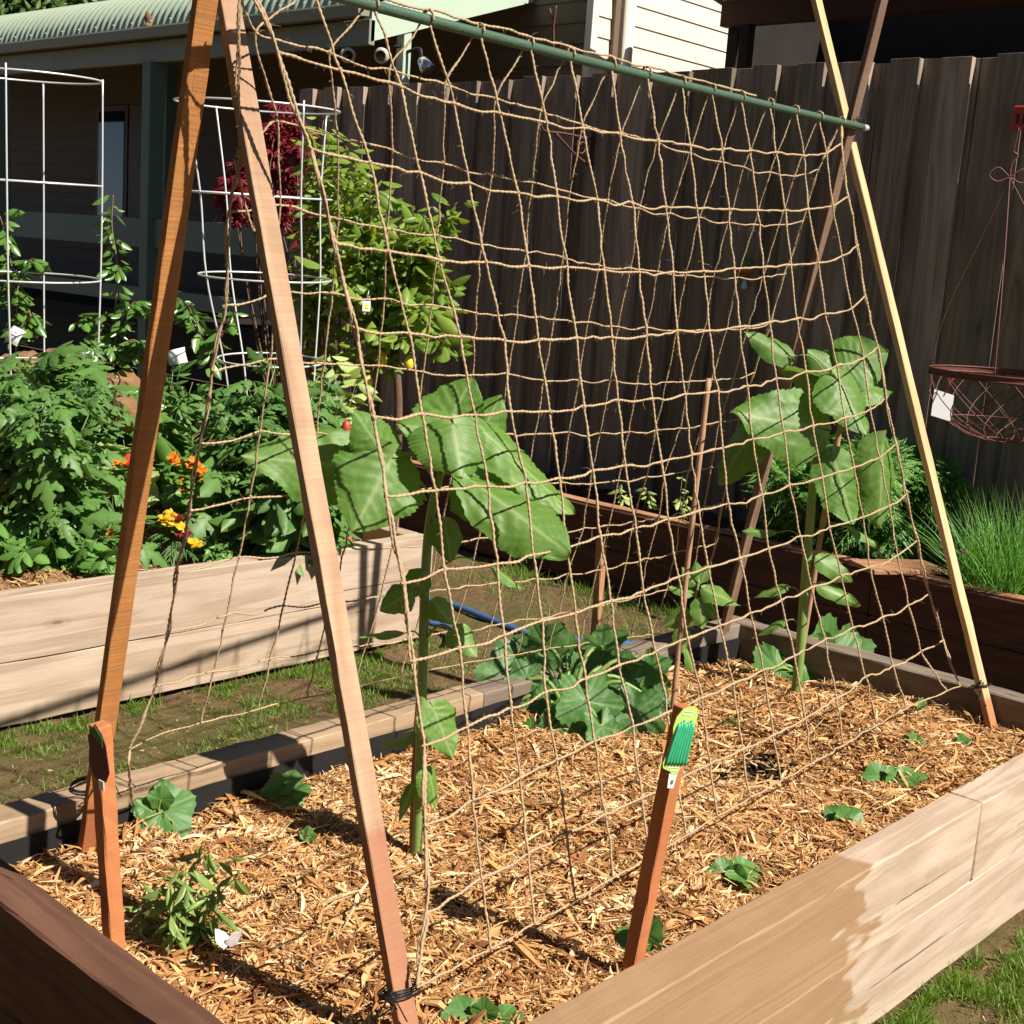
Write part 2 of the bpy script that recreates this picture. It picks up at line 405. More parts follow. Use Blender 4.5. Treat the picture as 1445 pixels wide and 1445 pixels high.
def stain_fn(t, tc):
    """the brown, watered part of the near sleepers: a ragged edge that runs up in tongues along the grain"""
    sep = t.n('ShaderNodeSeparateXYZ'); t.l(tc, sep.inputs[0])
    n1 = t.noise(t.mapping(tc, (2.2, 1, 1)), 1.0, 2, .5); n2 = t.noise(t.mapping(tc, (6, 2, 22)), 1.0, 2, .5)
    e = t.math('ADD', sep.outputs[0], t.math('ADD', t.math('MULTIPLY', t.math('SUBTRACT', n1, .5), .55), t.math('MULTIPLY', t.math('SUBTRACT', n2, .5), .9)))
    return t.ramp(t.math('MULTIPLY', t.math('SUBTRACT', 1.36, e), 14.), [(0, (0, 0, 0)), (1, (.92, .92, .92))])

M = {}
M['sleeper'] = wood('weathered_sleeper', (.60, .475, .37), (.34, .24, .165), knots=.13, crack=.8, bumps=.5)
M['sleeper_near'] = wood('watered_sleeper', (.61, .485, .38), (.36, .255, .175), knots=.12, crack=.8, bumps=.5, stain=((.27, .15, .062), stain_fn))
M['sleeper_red'] = wood('red_brown_sleeper', (.175, .082, .05), (.075, .033, .02), knots=.08, crack=.6)
M['sleeper_brown'] = wood('brown_sleeper', (.46, .33, .215), (.25, .165, .10), knots=.12, crack=.8, bumps=.5)
M['sleeper_dark'] = wood('dark_stained_sleeper', (.13, .05, .032), (.05, .02, .014), knots=.07, crack=.5)
M['sleeper_grey'] = wood('grey_sleeper', (.30, .24, .19), (.15, .11, .08), knots=.11, crack=.8, bumps=.5)
M['plank'] = wood('orange_plank', (.50, .27, .15), (.26, .12, .06), knots=.07)
M['leg_pale'] = wood('pale_stake', (.62, .42, .275), (.36, .21, .125), saw=.5, crack=.5, wet=(.48, (.30, .105, .05), .85))
M['leg_saw'] = wood('saw_marked_stake', (.58, .27, .085), (.42, .17, .05), saw=.8, wet=(.25, (.28, .09, .04), .85))
M['leg_far'] = wood('yellow_stake', (.72, .52, .29), (.50, .32, .16), saw=.2, wet=(.22, (.34, .12, .05), .95))
M['leg_dull'] = wood('dull_stake', (.34, .22, .15), (.17, .10, .065), saw=.5, wet=(.3, (.18, .08, .05), .7))
M['hardwood'] = wood('orange_hardwood', (.56, .22, .085), (.40, .135, .05), saw=.3, grain=.6)
M['bamboo'] = wood('cane', (.48, .29, .17), (.28, .155, .09), grain=.5)
M['paling'] = wood('grey_paling', (.50, .395, .315), (.22, .165, .125), knots=.14, crack=.9, vary=.5)
M['post_dark'] = flat('dark_post', (.03, .022, .018), .8)
M['liner'] = flat('black_liner', (.016, .015, .015), .65, .2, var=.5, scale=8, bump=.4)
M['soil'] = ground_mat()
M['mulch'] = chip_mat('mulch', [(0, (.13, .05, .02)), (.22, (.36, .16, .055)), (.5, (.60, .325, .12)), (.78, (.78, .52, .25)), (1, (.90, .72, .45))])
M['straw'] = chip_mat('straw', [(0, (.2, .10, .035)), (.4, (.42, .25, .10)), (1, (.74, .54, .28))])
M['jute'] = jute_mat()
M['pole'] = flat('green_pole', (.06, .11, .07), .45, .5, var=.3, scale=160, bump=.5)
M['black'] = flat('black_tie', (.012, .012, .012), .5)
M['sunleaf'] = leafm('sunflower_leaf', (.085, .20, .028), (.165, .31, .055), (.36, .46, .18), (.2, .3, .1), .5, .32)
M['stem'] = leafm('green_stem', (.16, .27, .06), (.30, .42, .12), (.34, .44, .16), None, .45, .1)
M['zuc'] = leafm('zucchini_leaf', (.035, .125, .025), (.095, .24, .045), (.16, .27, .10), None, .5, .25, blotch=.28)
M['cuc'] = leafm('cucumber_leaf', (.06, .18, .035), (.14, .31, .07), (.17, .28, .1), None, .5, .25)
M['tom'] = leafm('tomato_leaf', (.03, .10, .02), (.13, .27, .05), (.15, .27, .07), (.09, .16, .06), .5, .25)
M['bas'] = leafm('basil_leaf', (.07, .19, .03), (.16, .33, .06), (.2, .36, .1), None, .45, .3)
M['vine'] = leafm('vine_leaf', (.03, .11, .015), (.12, .26, .035), (.16, .28, .07), None, .3, .25, .6)
M['lem'] = leafm('lemon_leaf', (.05, .15, .015), (.36, .46, .06), (.2, .3, .06), None, .42, .3, .4)
M['chil'] = leafm('chilli_leaf', (.08, .19, .03), (.28, .38, .08), (.3, .4, .14), None, .4, .3)
M['red'] = leafm('maple_leaf', (.06, .003, .006), (.26, .01, .022), (.3, .02, .03), None, .5, .3)
M['dill'] = leafm('dill_leaf', (.06, .20, .025), (.24, .46, .08), (.1, .25, .05), None, .5, .25)
M['chive'] = leafm('chive_leaf', (.08, .26, .035), (.24, .50, .10), (.15, .35, .09), None, .4, .25)
M['grass'] = leafm('grass', (.07, .15, .015), (.20, .32, .04), (.2, .3, .06), None, .5, .3)
M['lett'] = leafm('lettuce_leaf', (.28, .40, .07), (.48, .56, .2), (.5, .58, .3), None, .45, .3)
M['treel'] = leafm('tree_leaf', (.02, .06, .012), (.10, .19, .03), (.1, .17, .04), None, .45, .25)
M['yel'] = leafm('yellow_petal', (.75, .42, .01), (.85, .60, .02), (.7, .35, .01), None, .55, .3)
M['ora'] = leafm('orange_petal', (.75, .22, .012), (.8, .36, .02), (.6, .12, .01), None, .55, .3)
M['dred'] = leafm('dark_red_petal', (.12, .008, .008), (.3, .02, .015), (.2, .01, .01), None, .55, .2)
M['bark'] = flat('bark', (.14, .085, .055), .85, .2, var=.5, scale=40, bump=.6)
M['twig'] = flat('twig', (.22, .12, .08), .7, .3, var=.4, scale=60)
M['white'] = flat('white_card', (.78, .78, .80), .5, .4, var=.04)
M['ink'] = flat('print_ink', (.12, .12, .13), .6)
M['wire'] = flat('galvanised_wire', (.68, .68, .70), .38, .5, .35, var=.1)
M['rust'] = flat('rusty_wire', (.13, .042, .03), .6, .5, .15, var=.4, scale=80, bump=.3)
M['redplastic'] = flat('red_plastic', (.42, .05, .03), .4, .5)
M['hose'] = flat('blue_hose', (.045, .12, .30), .35, .5, var=.12)
M['lemon'] = flat('lemon_skin', (.75, .55, .04), .45, .5, var=.1, scale=200, bump=.2)
M['tomato'] = flat('tomato_skin', (.62, .04, .02), .2, .6, var=.1)
M['rock'] = flat('rock', (.20, .11, .055), .9, .2, var=.7, scale=14, bump=1.)
M['lime'] = flat('lime_card', (.42, .60, .13), .45, .4, var=.08)
M['bean'] = flat('printed_bean', (.04, .36, .17), .4, .5, var=.25, scale=60)
M['purple'] = flat('purple_card', (.10, .025, .03), .45, .4, var=.5, scale=50)
M['sage'] = flat('sage_paint', (.42, .52, .41), .5, .4, var=.06, scale=4)
M['green_post'] = flat('green_paint', (.09, .15, .125), .5, .4, var=.12, scale=6)
M['roofing'] = flat('pale_green_roofing', (.33, .40, .30), .42, .5, var=.12, scale=3)
M['gutter'] = flat('gutter_paint', (.22, .23, .17), .5, .4, var=.2, scale=5)
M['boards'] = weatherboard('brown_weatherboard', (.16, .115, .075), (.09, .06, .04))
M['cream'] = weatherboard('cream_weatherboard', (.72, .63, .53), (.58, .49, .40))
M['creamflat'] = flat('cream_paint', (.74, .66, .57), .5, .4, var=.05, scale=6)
M['window'] = flat('window_frame', (.09, .05, .035), .5)
M['glass'] = flat('dark_glass', (.008, .01, .01), .04, .8, 0, var=.1)
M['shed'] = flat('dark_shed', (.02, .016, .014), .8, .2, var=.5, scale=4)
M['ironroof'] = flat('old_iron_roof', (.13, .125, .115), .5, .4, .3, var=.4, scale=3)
M['beam_red'] = flat('dark_red_beam', (.07, .022, .015), .7)
M['chrome'] = flat('lamp_steel', (.55, .57, .62), .18, .6, .9)
M['lampbody'] = flat('lamp_body', (.55, .52, .47), .45)
M['litter'] = chip_mat('litter', [(0, (.05, .03, .015)), (.5, (.17, .11, .055)), (.85, (.28, .2, .11)), (1, (.5, .42, .3))])
SKY_STR, SUN_STR, EXPO = .05, 5, .8
# ------------------------------------------------------------------ world and sun
w = bpy.data.worlds.new('World'); S.world = w; w.use_nodes = True
nt = w.node_tree; nt.nodes.clear()
sky = nt.nodes.new('ShaderNodeTexSky'); sky.sky_type = 'NISHITA'; sky.sun_disc = False; sky.air_density = .5; sky.dust_density = .4
el = math.asin(SUN[2]); sky.sun_elevation = el; sky.sun_rotation = math.atan2(SUN[0], SUN[1])
bg = nt.nodes.new('ShaderNodeBackground'); bg.inputs['Strength'].default_value = SKY_STR
wo = nt.nodes.new('ShaderNodeOutputWorld'); nt.links.new(sky.outputs[0], bg.inputs[0]); nt.links.new(bg.outputs[0], wo.inputs[0])
sl = bpy.data.lights.new('sun', 'SUN'); sl.energy = SUN_STR; sl.angle = math.radians(.5); sl.color = (1, .93, .82)
so = bpy.data.objects.new('sun', sl); COL.objects.link(so)
so.rotation_euler = Vector(SUN).to_track_quat('Z', 'Y').to_euler(); so.location = (4, -6, 9)
S.view_settings.view_transform = 'Standard'; S.view_settings.look = 'None'; S.view_settings.gamma = 1; S.view_settings.exposure = EXPO

# ------------------------------------------------------------------ value noise for terrain
_G = rng.random((64, 64))
def vn(x, y):
    x = np.asarray(x, float); y = np.asarray(y, float)
    i = np.floor(x).astype(int); j = np.floor(y).astype(int); f = x-i; g = y-j
    f = f*f*(3-2*f); g = g*g*(3-2*g)
    a = _G[i % 64, j % 64]; b = _G[(i+1) % 64, j % 64]; c = _G[i % 64, (j+1) % 64]; d = _G[(i+1) % 64, (j+1) % 64]
    return (a*(1-f)+b*f)*(1-g)+(c*(1-f)+d*f)*g
def fbm(x, y, o=4):
    return sum(.5**k*(vn(x*2**k+7*k, y*2**k+3*k)-.5) for k in range(o))
def sheet(name, xs, ys, zf, mat, mask=None):
    X, Y = np.meshgrid(xs, ys, indexing='ij'); Z = zf(X, Y)
    nx, ny = X.shape; i, j = np.meshgrid(np.arange(nx-1), np.arange(ny-1), indexing='ij')
    q = np.stack([i*ny+j, (i+1)*ny+j, (i+1)*ny+j+1, i*ny+j+1], -1).reshape(-1, 4)
    mb = MB(); mb.add(np.stack([X, Y, Z], -1).reshape(-1, 3), q)
    return mb.build(name, mat, None, True)
def gz(x, y): return .03*fbm(x*1.7, y*1.7)+.022*fbm(x*9, y*9, 3)-.012
xs = np.concatenate([np.linspace(-90, -2.4, 12), np.linspace(-2, 8, 240), np.linspace(8.5, 150, 14)])
g = sheet('ground', xs, xs, lambda X, Y: np.where((np.abs(X-3) < 6) & (np.abs(Y-3) < 6), gz(X, Y), -.01), M['soil']); tag(g, kind='structure')

# ------------------------------------------------------------------ raised beds
ZT = .406
bed = thing('raised_bed', 'pale timber raised bed of wood chips holding the twine trellis, nearest to the camera', 'raised bed', (2.5, 1.85, 0))
TH = .085; H2 = .2
def sl_(x0, x1, yc, zc, mat, par_, lab=None, th=TH, h=H2):
    o = beam('sleeper', (x0, yc, zc), (x1, yc, zc), th, h, (0, 0, 1), M[mat], par_, .003, 40, .0010)
    if lab: o['label'] = lab
    return o
def sly(y0, y1, xc, zc, mat, par_, lab=None, th=TH, h=H2):
    o = beam('sleeper', (xc, y0, zc), (xc, y1, zc), th, h, (0, 0, 1), M[mat], par_, .004, 20, .0012)
    if lab: o['label'] = lab
    return o
YR = 1.163+TH/2
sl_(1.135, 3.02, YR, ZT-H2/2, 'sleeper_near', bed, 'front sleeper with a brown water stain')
sl_(3.024, 3.99, YR, ZT-H2/2-.001, 'sleeper', bed)
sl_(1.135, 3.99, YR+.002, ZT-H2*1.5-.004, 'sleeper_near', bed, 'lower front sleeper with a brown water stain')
YF = 2.478
sl_(1.16, 2.62, YF, ZT-H2/2, 'sleeper_brown', bed); sl_(2.623, 3.91, YF, ZT-H2/2-.002, 'sleeper_grey', bed)
sl_(1.16, 3.91, YF+.002, ZT-H2*1.5-.004, 'sleeper', bed)
XL = 1.093
for k in (0, 1): sly(1.12, 2.36, XL, ZT-H2*(k+.5)-.004*k, 'sleeper_red', bed, 'red brown end sleeper' if k == 0 else None)
XE = 3.952
for k in (0, 1): sly(1.26, 2.52, XE, ZT-H2*(k+.5)-.004*k, 'sleeper_grey', bed, 'weathered grey end sleeper' if k == 0 else None)
c0 = ON(2, .415, 20, 1172)
beam('corner_post', (1.115, 2.425, 0), (1.115, 2.425, .418), .115, .11, (1, 0, 0), M['sleeper_grey'], bed, .006, 4)
mb = MB()
xx = np.linspace(1.2, 3.9, 90); lz = .366+.010*fbm(xx*4, xx*0+3); yy = YF-TH/2-.006-.006*vn(xx*9, xx*0)
for y0, s in ((yy, 1),):
    P = np.stack([np.stack([xx, y0, lz], -1), np.stack([xx, y0-.004*vn(xx*20, xx*0+5), lz*0+.2], -1)], 1)
    i = np.arange(len(xx)-1); mb.add(P.reshape(-1, 3), np.stack([2*i, 2*i+1, 2*i+3, 2*i+2], -1))
xx2 = np.linspace(1.2, 3.9, 60); y2 = 1.163+TH+.006+.003*vn(xx2*9, xx2*0)
P = np.stack([np.stack([xx2, y2, xx2*0+.36], -1), np.stack([xx2, y2+.003, xx2*0+.2], -1)], 1)
i = np.arange(len(xx2)-1); mb.add(P.reshape(-1, 3), np.stack([2*i, 2*i+1, 2*i+3, 2*i+2], -1))
mb.build('plastic_liner', M['liner'], bed, True)

lbed = thing('raised_bed', 'long pale timber raised bed of flowers and tomatoes across the path, left of the trellis', 'raised bed', (2.2, 3.98, 0))
YL = 3.93+TH/2
sl_(-.6, 3.85, YL, .325, 'sleeper', lbed, None, TH, .22); sl_(-.6, 3.85, YL+.002, .106, 'sleeper', lbed, None, TH, .212)
sly(3.98+TH/2, 6.3, 3.85-TH/2, .325, 'sleeper', lbed, None, TH, .22); sly(3.98+TH/2, 6.3, 3.848-TH/2, .106, 'sleeper', lbed, None, TH, .212)

bbed = thing('raised_bed', 'dark stained raised bed along the foot of the fence', 'raised bed', (5.25, 3.2, 0))
XB = 5.22+TH/2
for k, (y0, y1) in enumerate(((.6, 2.62), (2.624, 5.75))):
    sly(y0, y1, XB, .3, 'sleeper_dark', bbed); sly(y0, y1, XB+.003, .098, 'sleeper_dark', bbed)
beam('capping', (XB+.01, .6, .407), (XB+.01, 5.75, .407), .07, .012, (0, 0, 1), M['plank'], bbed, .003, 30)
pk = beam('plank', ON(2, .425, 1215, 800), ON(2, .425, 1320, 800), .2, .022, (0, 0, 1), M['plank'], None, .004, 10)
tag(pk, 'short orange board lying flat on the dark back bed beside the dill', 'plank')
bs = sheet('bed_soil', np.linspace(5.30, 6.04, 30), np.linspace(.6, 5.8, 120), lambda X, Y: .33+.05*fbm(X*6, Y*6), M['liner'])
bs.data.materials.clear(); bs.data.materials.append(flat('dark_compost', (.05, .028, .018), .95, .15, var=.6, scale=60, bump=.8)); tag(bs, kind='structure')

# ------------------------------------------------------------------ wood chip mulch
def mz(x, y):
    z = .292+.05*fbm(x*2.3, y*2.3+2)+.022*fbm(x*7, y*7, 3)
    z = z+.045*np.exp(-(((x-3.62)/.3)**2+((y-1.72)/.28)**2))+.012*np.exp(-((y-2.42)/.12)**2)+.03*np.exp(-(((x-1.85)/.25)**2+((y-2.2)/.16)**2))
    for hx, hy, r, d in HOLES: z = z-d*np.exp(-(((x-hx)/r)**2+((y-hy)/r)**2))
    return z
HOLES = []
for px, py, r, d in ((400, 1145, .07, .035), (435, 1190, .06, .03), (1070, 1068, .06, .04), (285, 1165, .06, .03), (255, 1290, .08, .02), (1275, 1110, .06, .02), (1030, 1255, .06, .02), (900, 1335, .06, .02)):
    p = ON(2, .3, px, py); HOLES.append((p[0], p[1], r, d))
def MZ(px, py):
    p = ON(2, .3, px, py)
    for _ in range(4): p = ON(2, float(mz(p[0], p[1])), px, py)
    return p
XM0, XM1, YM0, YM1 = 1.14, 3.905, 1.25, 2.432
b_ = sheet('mulch_bed', np.linspace(XM0, XM1, 170), np.linspace(YM0, YM1, 80), lambda X, Y: mz(X, Y)-.012, flat('chip_floor', (.17, .075, .028), .9, .15, var=.7, scale=90, bump=.8)); tag(b_, kind='structure')
def chips(name, x0, x1, y0, y1, N, zf, mat, Lm=.036, Wm=.0055, lift=.012, seed=3):
    r = np.random.default_rng(seed)
    x = r.uniform(x0, x1, N); y = r.uniform(y0, y1, N)
    z = zf(x, y)+r.beta(1.3, 2.2, N)*lift-.004
    L = np.clip(Lm*np.exp(r.normal(0, .5, N)), .008, .13); W = np.clip(Wm*np.exp(r.normal(0, .45, N))*(.6+.4*L/Lm), .0015, .02); T = W*r.uniform(.15, .5, N)
    a = r.uniform(0, 2*math.pi, N); el = r.normal(0, .3, N)
    d = np.stack([np.cos(a)*np.cos(el), np.sin(a)*np.cos(el), np.sin(el)], -1)
    nm = np.stack([r.normal(0, .45, N), r.normal(0, .45, N), np.ones(N)], -1)
    nm = nrm(nm-d*np.sum(nm*d, -1, keepdims=True)); yv = np.cross(nm, d)
    st = np.array([-.5, -.17, .17, .5]); wd = np.array([.35, 1, .9, .25])
    bend = r.normal(0, .34, N); side = r.normal(0, .3, N); tw = r.normal(0, .5, N)
    cor = np.array([(-.5, -.5), (.5, -.5), (.5, .5), (-.5, .5)])
    V_ = np.zeros((N, 16, 3))
    for i in range(4):
        c = np.stack([x, y, z], -1)+d*(L*st[i])[:, None]+nm*(L*bend*(.25-st[i]**2))[:, None]+yv*(L*side*(.25-st[i]**2))[:, None]
        an = tw*st[i]
        for k in range(4):
            yy_ = cor[k, 0]*W*wd[i]; zz_ = cor[k, 1]*T*wd[i]
            V_[:, 4*i+k] = c+yv*(yy_*np.cos(an)-zz_*np.sin(an))[:, None]+nm*(yy_*np.sin(an)+zz_*np.cos(an))[:, None]
    q = []
    for i in range(3):
        for k in range(4): q.append((4*i+k, 4*i+(k+1) % 4, 4*i+4+(k+1) % 4, 4*i+4+k))
    q += [(3, 2, 1, 0), (12, 13, 14, 15)]
    Q = (np.array(q)[None]+(np.arange(N)*16)[:, None, None]).reshape(-1, 4)
    t = np.clip(r.beta(1.5, 1.4, N)+.15*(fbm(x*4, y*4)), 0, 1)
    mb = MB(); mb.add(V_.reshape(-1, 3), Q, None, np.repeat(t, 16))
    return mb.build(name, mat)
mu = chips('wood_chip_mulch', XM0+.015, XM1-.01, YM0+.012, YM1-.01, 115000, mz, M['mulch'], .034, .0031, .019); tag(mu, 'orange wood chip mulch covering the near raised bed', 'mulch', kind='stuff')

# ------------------------------------------------------------------ left bed soil, rocks, straw
def lz_(x, y):
    return .355+.04*fbm(x*3, y*3)+.52*np.clip((y-4.85)/1.3, 0, 1)**1.4+.16*fbm(x*6, y*6, 4)*np.clip(y-4.6, 0, 1)
ls = sheet('garden_soil', np.linspace(-.6, 3.77, 110), np.linspace(4.01, 7.2, 90), lz_, M['soil']); tag(ls, kind='structure')
ls.data.materials.clear(); ls.data.materials.append(flat('red_brown_soil', (.22, .12, .06), .95, .15, var=.6, scale=18, bump=1.))
st = chips('straw_mulch', -.3, 3.76, 4.02, 5.6, 24000, lz_, M['straw'], .045, .004, .016, 9); tag(st, 'straw coloured mulch on the soil of the long left bed', 'mulch', kind='stuff')
def rock(px, py, h, r, label):
    c = V(px, py, h); mb = MB(); n = 14; m_ = 20
    th = np.linspace(0, math.pi, n); ph = np.linspace(0, 2*math.pi, m_, endpoint=False); T, P_ = np.meshgrid(th, ph, indexing='ij')
    d = np.stack([np.sin(T)*np.cos(P_), np.sin(T)*np.sin(P_), np.cos(T)], -1)
    rr = 1+.35*np.sign(np.sin(d[..., 0]*4+px))*.3+.35*np.sin(d[..., 1]*3+d[..., 2]*4+py)*.4+rng.normal(0, .02, T.shape)
    v = c+d*(rr*r)[..., None]*a3(1.2, 1, .8)
    i, j = np.meshgrid(np.arange(n-1), np.arange(m_), indexing='ij'); j2 = (j+1) % m_
    mb.add(v.reshape(-1, 3), np.stack([i*m_+j, (i+1)*m_+j, (i+1)*m_+j2, i*m_+j2], -1).reshape(-1, 4))
    tag(mb.build('rock', M['rock'], None, False), label, 'rock')
rock(178, 588, 5.55, .085, 'orange brown rock on the soil just left of the saw marked trellis leg')
rock(160, 548, 5.9, .07, 'pale clay lump higher on the soil bank above the orange brown rock')

# ------------------------------------------------------------------ trellis
tr = thing('trellis_frame', 'tall timber A-frame trellis with a green ridge pole standing in the wood chips', 'trellis', (2.6, 1.93, .3))
def leg(pxs, X, mat, z0, w=.041, t=.019, ext=.0, lab=None):
    a = ON(0, X, *pxs[0]); b = ON(0, X, *pxs[1]); d = nrm(a-b)
    p0 = b+d*((z0-b[2])/d[2]); p1 = a+d*ext
    o = beam('leg', p0, p1, w, t, (0, -1, 0), M[mat], tr, .0015, 30, .0005); o['label'] = lab; return p0, p1, d
NR = leg([(321, 0), (565, 1400)], 1.425, 'leg_pale', .2, ext=.24, lab='pale near leg leaning from the lower centre')
NL = leg([(290, 0), (131, 1150)], 1.372, 'leg_saw', .2, ext=.22, lab='orange saw marked near leg')
FR = leg([(1152, 0), (1393, 1000)], 3.875, 'leg_far', .2, ext=.15, lab='yellow far leg with a dark damp foot')
FL = leg([(1245, 0), (1014, 920)], 3.822, 'leg_dull', .2, ext=.15, lab='dull brown far leg behind the net')
BA = ON(0, 1.40, 366, -36); BB = ON(0, 3.84, 1212, 178)
bd = nrm(BB-BA); BAR0 = BA-bd*.16; BAR1 = BB+bd*.03
mb = MB(); n = 60; tt = np.linspace(0, 1, n)
pts = BAR0+(BAR1-BAR0)*tt[:, None]; pts[:, 2] -= .008*np.sin(math.pi*tt)
tube(mb, pts, .0105, 14, .5)
rp = mb.build('ridge_pole', M['pole'], tr, True)
mb = MB(); tube(mb, [BAR1-bd*.004, BAR1+bd*.012, BAR1+bd*.03], .0098, 12); mb.build('pole_cap', flat('pole_end', (.45, .50, .42), .5), rp, True)
def tie(c, r, n, axis, lab=None):
    mb = MB(); x, y, z = frame(axis, (0, 0, 1))
    for k in range(n):
        a = np.linspace(0, 2*math.pi, 22); rr = r*(1+.06*rng.normal())
        P = c+x*(k*.004-.006+.002*np.sin(a*2))[:, None]+np.cos(a)[:, None]*y*rr*1.35+np.sin(a)[:, None]*z*rr
        tube(mb, P, .0016, 5)
    for k in range(4):
        P = [c+y*r*1.3, c+y*r*1.3+rdir(1)[0]*.02+a3(0, -.01, .01), c+y*r*1.3+rdir(1)[0]*.03+a3(0, -.02, -.035)]
        tube(mb, catmull(P, 5), .0013, 5)
    o = mb.build('tie', M['black'], tr, True)
tie(ON(0, 1.425, 562, 1398), .028, 4, NR[2]); tie(ON(0, 3.875, 1383, 966), .028, 2, FR[2]); tie(ON(0, 3.85, 1205, 172), .03, 3, FR[2]); tie(ON(0, 1.372, 124, 1110), .028, 4, NL[2])

# ------------------------------------------------------------------ the jute net
NEAR = [
 [(345,-34),(443,-16),(526,0),(603,20),(676,41),(747,61),(805,81),(864,96),(913,108),(963,124),(1005,133),(1047,143),(1086,151),(1123,157),(1156,164),(1188,170)],
 [(393,75),(480,98),(565,122),(640,146),(706,160),(772,172),(823,182),(875,190),(928,198),(973,205),(1019,210),(1059,213),(1096,216),(1135,220),(1166,216),(1187,203)],
 [(437,208),(522,229),(593,244),(662,258),(731,272),(786,277),(843,282),(892,287),(940,292),(983,294),(1029,295),(1069,297),(1108,297),(1141,295),(1175,290),(1197,277)],
 [(474,344),(548,354),(621,365),(686,370),(746,375),(799,377),(852,382),(902,384),(950,384),(994,383),(1036,379),(1077,377),(1116,374),(1155,371),(1188,362),(1210,346)],
 [(500,462),(578,471),(650,475),(712,480),(760,480),(813,477),(864,476),(913,473),(955,467),(1001,467),(1043,461),(1086,455),(1124,449),(1165,443),(1202,435),(1220,418)],
 [(528,589),(596,585),(670,586),(721,581),(776,581),(824,574),(872,565),(921,563),(967,557),(1013,552),(1055,545),(1095,534),(1138,525),(1181,516),(1219,504),(1239,490)],
 [(545,700),(615,692),(689,686),(742,681),(789,675),(837,664),(882,657),(933,651),(976,642),(1020,632),(1062,620),(1106,610),(1147,600),(1192,590),(1228,577),(1250,562)],
 [(568,823),(628,803),(701,796),(753,783),(800,773),(847,757),(897,746),(944,733),(986,721),(1028,711),(1075,698),(1115,684),(1161,673),(1205,660),(1241,645),(1264,627)],
 [(583,934),(647,914),(711,896),(765,876),(812,865),(863,848),(908,834),(957,815),(1000,801),(1045,788),(1085,774),(1129,757),(1171,744),(1218,730),(1255,714),(1279,698)],
 [(597,1052),(660,1024),(721,999),(770,978),(826,958),(874,939),(925,919),(969,901),(1016,882),(1060,865),(1102,847),(1145,829),(1187,813),(1228,800),(1266,784),(1293,763)],
 [(600,1165),(668,1128),(734,1098),(785,1072),(839,1046),(893,1025),(942,1006),(990,984),(1035,965),(1078,945),(1121,925),(1164,903),(1204,886),(1246,871),(1282,854),(1312,838)],
 [(602,1289),(680,1240),(745,1205),(799,1176),(853,1149),(905,1125),(955,1101),(1002,1078),(1048,1057),(1092,1037),(1136,1013),(1180,985),(1222,955),(1261,940),(1300,919),(1331,904)]]
ROPE_N = [(588,1392),(700,1335),(799,1277),(900,1220),(1000,1160),(1094,1106),(1195,1049),(1279,1000),(1353,970)]
FAR = [
 [(338,-6),(362,47),(465,73),(549,98),(628,117),(699,139),(762,156),(822,176),(877,189),(927,200),(972,216),(1015,228),(1050,236),(1086,243),(1121,248),(1155,238)],
 [(337,213),(390,170),(477,192),(554,212),(625,229),(694,246),(751,257),(804,271),(857,282),(902,294),(945,301),(987,307),(1027,314),(1064,317),(1099,317),(1133,312)],
 [(324,299),(395,289),(476,309),(547,323),(618,333),(679,344),(741,354),(794,362),(845,375),(890,379),(928,383),(967,388),(1007,390),(1041,391),(1076,391),(1108,386)],
 [(316,433),(390,412),(469,413),(542,422),(609,430),(671,441),(729,445),(782,450),(829,455),(872,461),(913,462),(954,467),(993,466),(1025,465),(1055,463),(1086,457)],
 [(301,523),(381,507),(457,513),(533,516),(597,524),(667,529),(717,528),(767,537),(816,537),(861,537),(899,541),(940,539),(973,538),(1004,536),(1036,534),(1064,526)],
 [(282,626),(367,609),(446,611),(520,612),(586,612),(650,614),(705,613),(755,613),(803,610),(846,612),(887,609),(925,607),(959,604),(990,600),(1015,595),(1044,590)],
 [(266,722),(354,701),(435,696),(505,692),(572,689),(635,687),(690,685),(742,683),(792,681),(832,683),(873,678),(912,673),(937,670),(972,664),(1004,659),(1030,651)],
 [(250,808),(337,786),(418,779),(487,772),(554,772),(618,765),(675,760),(727,756),(777,752),(822,746),(859,741),(894,736),(930,730),(960,724),(992,717),(1020,709)],
 [(236,893),(321,867),(400,855),(467,850),(537,841),(604,834),(660,827),(710,822),(757,817),(802,810),(842,805),(884,795),(914,788),(954,779),(985,772),(1009,767)],
 [(219,968),(301,947),(381,930),(449,919),(517,910),(582,900),(640,890),(693,882),(742,874),(788,866),(830,858),(869,849),(903,841),(940,832),(972,824),(998,818)]]
ROPE_F = [(183,1058),(240,1032),(339,1007),(436,984),(489,973),(560,955),(700,928),(850,905),(1008,885)]
C1 = ON(0, 1.43, 586, 1385); C2 = ON(0, 1.38, 183, 1058)
def on_near(p): return PL(BA, BB, C1, *p)
def on_far(p): return PL(BA, BB, C2, *p)
net = thing('jute_net', 'hairy tan jute twine net hung over the green ridge pole and tied down both sides', 'net', (2.6, 1.93, .35))
